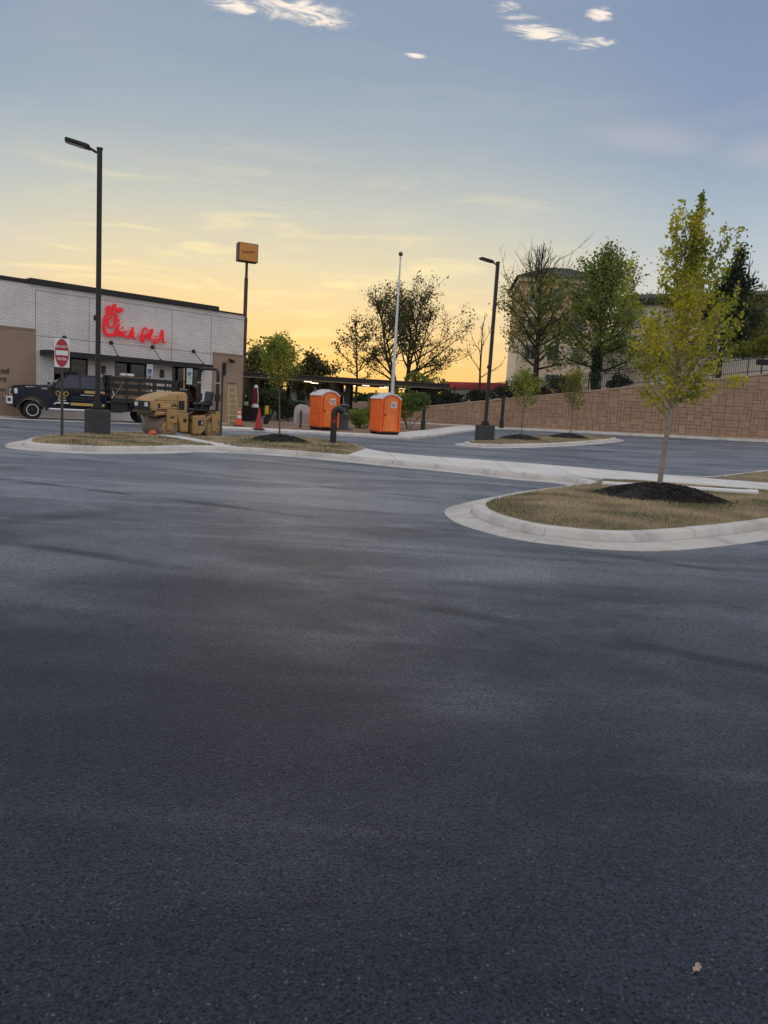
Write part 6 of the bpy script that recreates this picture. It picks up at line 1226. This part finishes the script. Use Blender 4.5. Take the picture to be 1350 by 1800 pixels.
# ------------------------------------------------------------------ drive-through canopy
def canopy():
    br = mat('canopy_brown', (0.10, 0.072, 0.055), 0.7); dk = mat('canopy_dark', (0.03, 0.025, 0.023), 0.6)
    x0, x1 = -13.0, 4.6; rt = thing('drive_through_canopy', 'long flat brown canopy on dark posts behind the orange toilets', 'canopy', ((x0 + x1) / 2, 66, 0.3)); w = (x1 - x0) / 2
    MB().bx(-w, w, -4.0, 4.0, 3.02, 3.12).build('ceiling', mat('canopy_soffit', (0.30, 0.22, 0.165), 0.7), rt); MB().bx(-w - 0.05, w + 0.05, -4.06, 4.06, 3.122, 3.40).build('fascia', dk, rt, bevel=0.02); MB().bx(-w - 0.12, w + 0.12, -4.14, 4.14, 3.402, 3.46).build('roof_edge', br, rt)
    xs = [place(p_, 63.5) - (x0 + x1) / 2 for p_ in (442, 492, 592.5, 610.5, 686, 742)]
    for i, x in enumerate(xs):
        for y in (-2.6, 2.6): MB().bx(x - 0.19, x + 0.19, y - 0.19, y + 0.19, -0.3, 3.02).build('post', dk, rt, bevel=0.01)
    MB().bx(xs[2], xs[3], -2.7, -2.5, 2.0, 2.35).build('menu_beam', dk, rt); MB().tube([(xs[2] - 0.9, -2.6, 3.0), (xs[2] - 0.8, -2.7, 2.6), (xs[2] - 1.0, -2.75, 2.3)], 0.10, 8).build('speaker_arm', dk, rt)
    em = mat('canopy_lamp', (0.9, 0.85, 0.7), 0.4, emit=(1.0, 0.82, 0.5), estr=3.0)
    for p_, y in ((540, -2.2), (552, 1.2), (642, -1.0), (672, 2.4), (680, 0.5), (706, 1.8), (618, 2.8)):
        x = place(p_, 66 + y) - (x0 + x1) / 2; MB().bx(x - 0.28, x + 0.28, y - 0.28, y + 0.28, 2.985, 3.018).build('canopy_light', em, rt)
canopy()

# ------------------------------------------------------------------ hotel on the terrace
def hotel():
    cr = mat('hotel_cream', (0.76, 0.62, 0.46), 0.85, var=0.06, vscale=0.6, bump=0.1, bscale=8); tan_ = mat('hotel_tan', (0.62, 0.41, 0.27), 0.85, var=0.06, vscale=0.6); roof = mat('hotel_roof', (0.028, 0.024, 0.025), 0.85, var=0.25, vscale=3); trim = mat('hotel_trim', (0.62, 0.52, 0.42), 0.7); gl = mat('hotel_glass', (0.05, 0.055, 0.06), 0.08, spec=0.8); fr = mat('hotel_frame', (0.55, 0.54, 0.5), 0.6)
    Y = 85.0; xl, xr = D(917, 600, Y).x, D(1062, 560, Y).x; ze = D(1015, 491, Y).z; za_ = D(1015, 473, Y).z
    zb = 2.0; rt = thing('hotel_tower', 'cream and tan hotel block with dark hipped roof behind the trees', 'building', ((xl + xr) / 2, Y + 6, zb), R(-4)); w = (xr - xl) / 2; e = ze - zb
    MB().bx(-w, w, -6, 6, 0, e * 0.62).build('wall', cr, rt); MB().bx(-w - 0.0, w, -6.003, 6, e * 0.62, e - 0.5).build('upper_wall', tan_, rt); MB().bx(-w - 0.05, w + 0.05, -6.12, 6.05, e * 0.62 - 0.15, e * 0.62 + 0.15).build('band', trim, rt); MB().bx(-w - 0.35, w + 0.35, -6.4, 6.4, e - 0.5, e).build('cornice', trim, rt)
    o = MB().add([(-w - 0.7, -6.8, e), (w + 0.7, -6.8, e), (w + 0.7, 6.8, e), (-w - 0.7, 6.8, e), (-w * 0.28, -1.2, e + za_ - ze + 0.9), (w * 0.28, -1.2, e + za_ - ze + 0.9), (w * 0.28, 1.2, e + za_ - ze + 0.9), (-w * 0.28, 1.2, e + za_ - ze + 0.9)], [(0, 1, 5, 4), (1, 2, 6, 5), (2, 3, 7, 6), (3, 0, 4, 7), (4, 5, 6, 7), (3, 2, 1, 0)]).build('roof', roof, rt)
    def win(x, z, ww, hh, par, y=-6.0):
        f = MB().bx(x - ww / 2 - 0.1, x + ww / 2 + 0.1, y - 0.06, y + 0.03, z - 0.1, z + hh + 0.1).build('window', fr, par)
        for s in (-1, 1): MB().bx(x + s * ww / 4 - ww / 4 + 0.03, x + s * ww / 4 + ww / 4 - 0.03, y - 0.075, y - 0.062, z, z + hh).build('pane', gl, f)
        MB().bx(x - ww / 2 - 0.15, x + ww / 2 + 0.15, y - 0.14, y - 0.06, z - 0.22, z - 0.11).build('sill', trim, f)
    for fl in range(4):
        z = 2.7 + fl * 3.05
        for x in (-w * 0.66, -w * 0.1, w * 0.5): win(x, z, 1.2, 1.5, rt)
    MB().bx(-w * 0.35, w * 0.55, -9.0, -6.05, 1.7, 2.7).build('porch_roof', tan_, rt, bevel=0.05)
    for x in (-w * 0.3, w * 0.5): MB().bx(x - 0.3, x + 0.3, -8.9, -8.3, 0, 1.7).build('porch_pier', cr, rt)
    # long wing to the right, turned towards the lot
    a = D(1085, 540, 84); c = D(1420, 540, 74); v = Vector((c.x - a.x, c.y - a.y)); L = v.length; zt = D(1345, 519, 76.5).z
    r2 = thing('hotel_wing', 'long pale hotel wing with dark roof edge at the right behind the trees', 'building', (a.x, a.y, 2.5), math.atan2(v.y, v.x)); h = zt - 2.5
    MB().bx(0, L, 0, 9, 0, h - 0.7).build('wall', mat('wing_pale', (0.72, 0.65, 0.57), 0.85, var=0.06, vscale=0.6), r2); MB().prism([(-0.8, h - 0.7), (9.8, h - 0.7), (9.8, h - 0.4), (4.5, h + 1.1), (-0.8, h - 0.1)], -0.5, L + 0.5, 'x').build('roof', roof, r2); MB().bx(-0.1, L + 0.1, -0.12, -0.002, h - 3.9, h - 3.6).build('band', trim, r2)
    dkf = mat('wing_frame', (0.05, 0.045, 0.04), 0.6)
    n = int(L / 3.6)
    for k in range(n):
        x = 1.8 + k * 3.6
        for fl in range(4):
            z = h - 3.1 - fl * 3.05
            if z < 0.4: continue
            f = MB().bx(x - 0.95, x + 0.95, -0.06, 0.02, z, z + 1.75).build('window', dkf, r2)
            for s in (-1, 1): MB().bx(x + s * 0.46 - 0.4, x + s * 0.46 + 0.4, -0.075, -0.062, z + 0.08, z + 1.67).build('pane', mat('wing_glass', (0.30, 0.31, 0.32), 0.08, spec=0.8), f)
            MB().bx(x - 0.8, x - 0.35, -0.05, 0.01, z - 0.55, z - 0.25).build('vent', dkf, r2); MB().bx(x + 0.35, x + 0.8, -0.05, 0.01, z - 0.55, z - 0.25).build('vent', dkf, r2)
    # low annex behind the fence
    a = D(1040, 660, 71); c = D(1400, 640, 66); v = Vector((c.x - a.x, c.y - a.y)); L = v.length; zt = D(1085, 633, 70.5).z
    r3 = thing('hotel_annex', 'low pale hotel annex wall right behind the iron fence', 'building', (a.x, a.y, 2.6), math.atan2(v.y, v.x)); h = zt - 2.6 + 0.9
    MB().bx(0, L, 0, 4, 0, h).build('wall', mat('annex_pale', (0.80, 0.71, 0.62), 0.85, var=0.06, vscale=0.6), r3); MB().bx(3.2, 3.9, -0.2, -0.002, 0, h - 0.15).build('pilaster', mat('annex_salmon', (0.72, 0.55, 0.42), 0.85), r3); MB().bx(-0.2, L + 0.2, -0.35, 4.2, h, h + 0.22).build('roof_edge', tan_, r3)
    for x in (1.3, 6.3, 9.5): MB().bx(x - 0.7, x + 0.7, -0.08, -0.002, 0.75, 1.55).build('window', dkf, r3)
hotel()
q = D(1335, 637, 58.5)
sg = thing('fence_sign', 'small dark blank plate on a post at the right end of the fence', 'sign', (D(1335, 660, 50.2).x, 50.0, wtop(23.2) + 0.1)); MB().bx(-0.42, 0.42, -0.03, 0.0, 0.62, 0.98).build('plate', M_BLK, sg); MB().bx(-0.04, 0.04, 0.0, 0.04, 0, 1.2).build('post', M_BLK, sg)

# ------------------------------------------------------------------ far things under and beyond the canopy
q = D(555, 684, 100); fh = thing('far_house', 'pale low house far behind the canopy', 'building', (q.x, 100, 0.9)); MB().bx(-3.4, 3.4, 0, 5, 0, 2.3).build('wall', mat('house_pale', (0.5, 0.5, 0.5), 0.8), fh); MB().prism([(-3.8, 2.3), (3.8, 2.3), (3.2, 3.2), (-3.2, 3.2)], -0.4, 5.4, 'y').build('roof', mat('house_roof', (0.16, 0.15, 0.15), 0.8), fh)
for x in (-1.9, 0.3, 2.2): MB().bx(x - 0.5, x + 0.5, -0.05, -0.002, 0.9, 1.9).build('window', M_BLK, fh)
a = D(779, 676, 110); c = D(862, 686, 104); v = Vector((c.x - a.x, c.y - a.y)); rb = thing('red_roofed_building', 'far low building with a bright red roof fascia behind the hedge', 'building', (a.x, a.y, 1.2), math.atan2(v.y, v.x)); zt = D(780, 671, 110).z - 1.2
MB().bx(0, v.length + 3, 0, 8, 0, zt - 0.9).build('wall', mat('far_wall', (0.4, 0.33, 0.28), 0.8), rb); MB().bx(-0.3, v.length + 3.3, -0.4, 8.4, zt - 0.9, zt).build('red_fascia', mat('fascia_red', (0.48, 0.025, 0.04), 0.5), rb)
bank = MB(); V = []; nb = 30
for i in range(nb + 1):
    for k, (y, z) in enumerate(((70.5, 0.3), (74, 1.3), (78, 2.0), (84, 2.2), (92, 1.0))):
        x = -9.0 + 24.0 * i / nb; f = math.sin(math.pi * min(1, max(0, (i + 1) / nb))) ** 0.4; V.append((x, y + 0.6 * noise.noise(Vector((x * 0.3, y, 0))), 0.3 + z * 0.9 * f + 0.2 * noise.noise(Vector((x * 0.5, y * 0.5, 2)))))
o = bank.add(V, [(i * 5 + k, (i + 1) * 5 + k, (i + 1) * 5 + k + 1, i * 5 + k + 1) for i in range(nb) for k in range(4)]).build('earth_bank', M_SOIL, None, smooth=60); o['kind'] = 'structure'
# far line of woods closing the view low over the horizon
far_l = ['far clump of woods behind the restaurant corner', 'far clump of woods left of the toilets', 'far clump of woods behind the left toilet', 'far clump of woods left of the flagpole', 'far clump of woods under the wide sparse tree', 'far clump of woods left of the red roof']
for i, px in enumerate((410, 500, 590, 660, 730, 770)): shrub(far_l[i], (place(px, 130), 130, 0.75), 5.5, 3, 3.6, 1500, 0.6, 'dark', 120 + i, 'far_woods', 'far clumps of woods', 2, cat='trees')
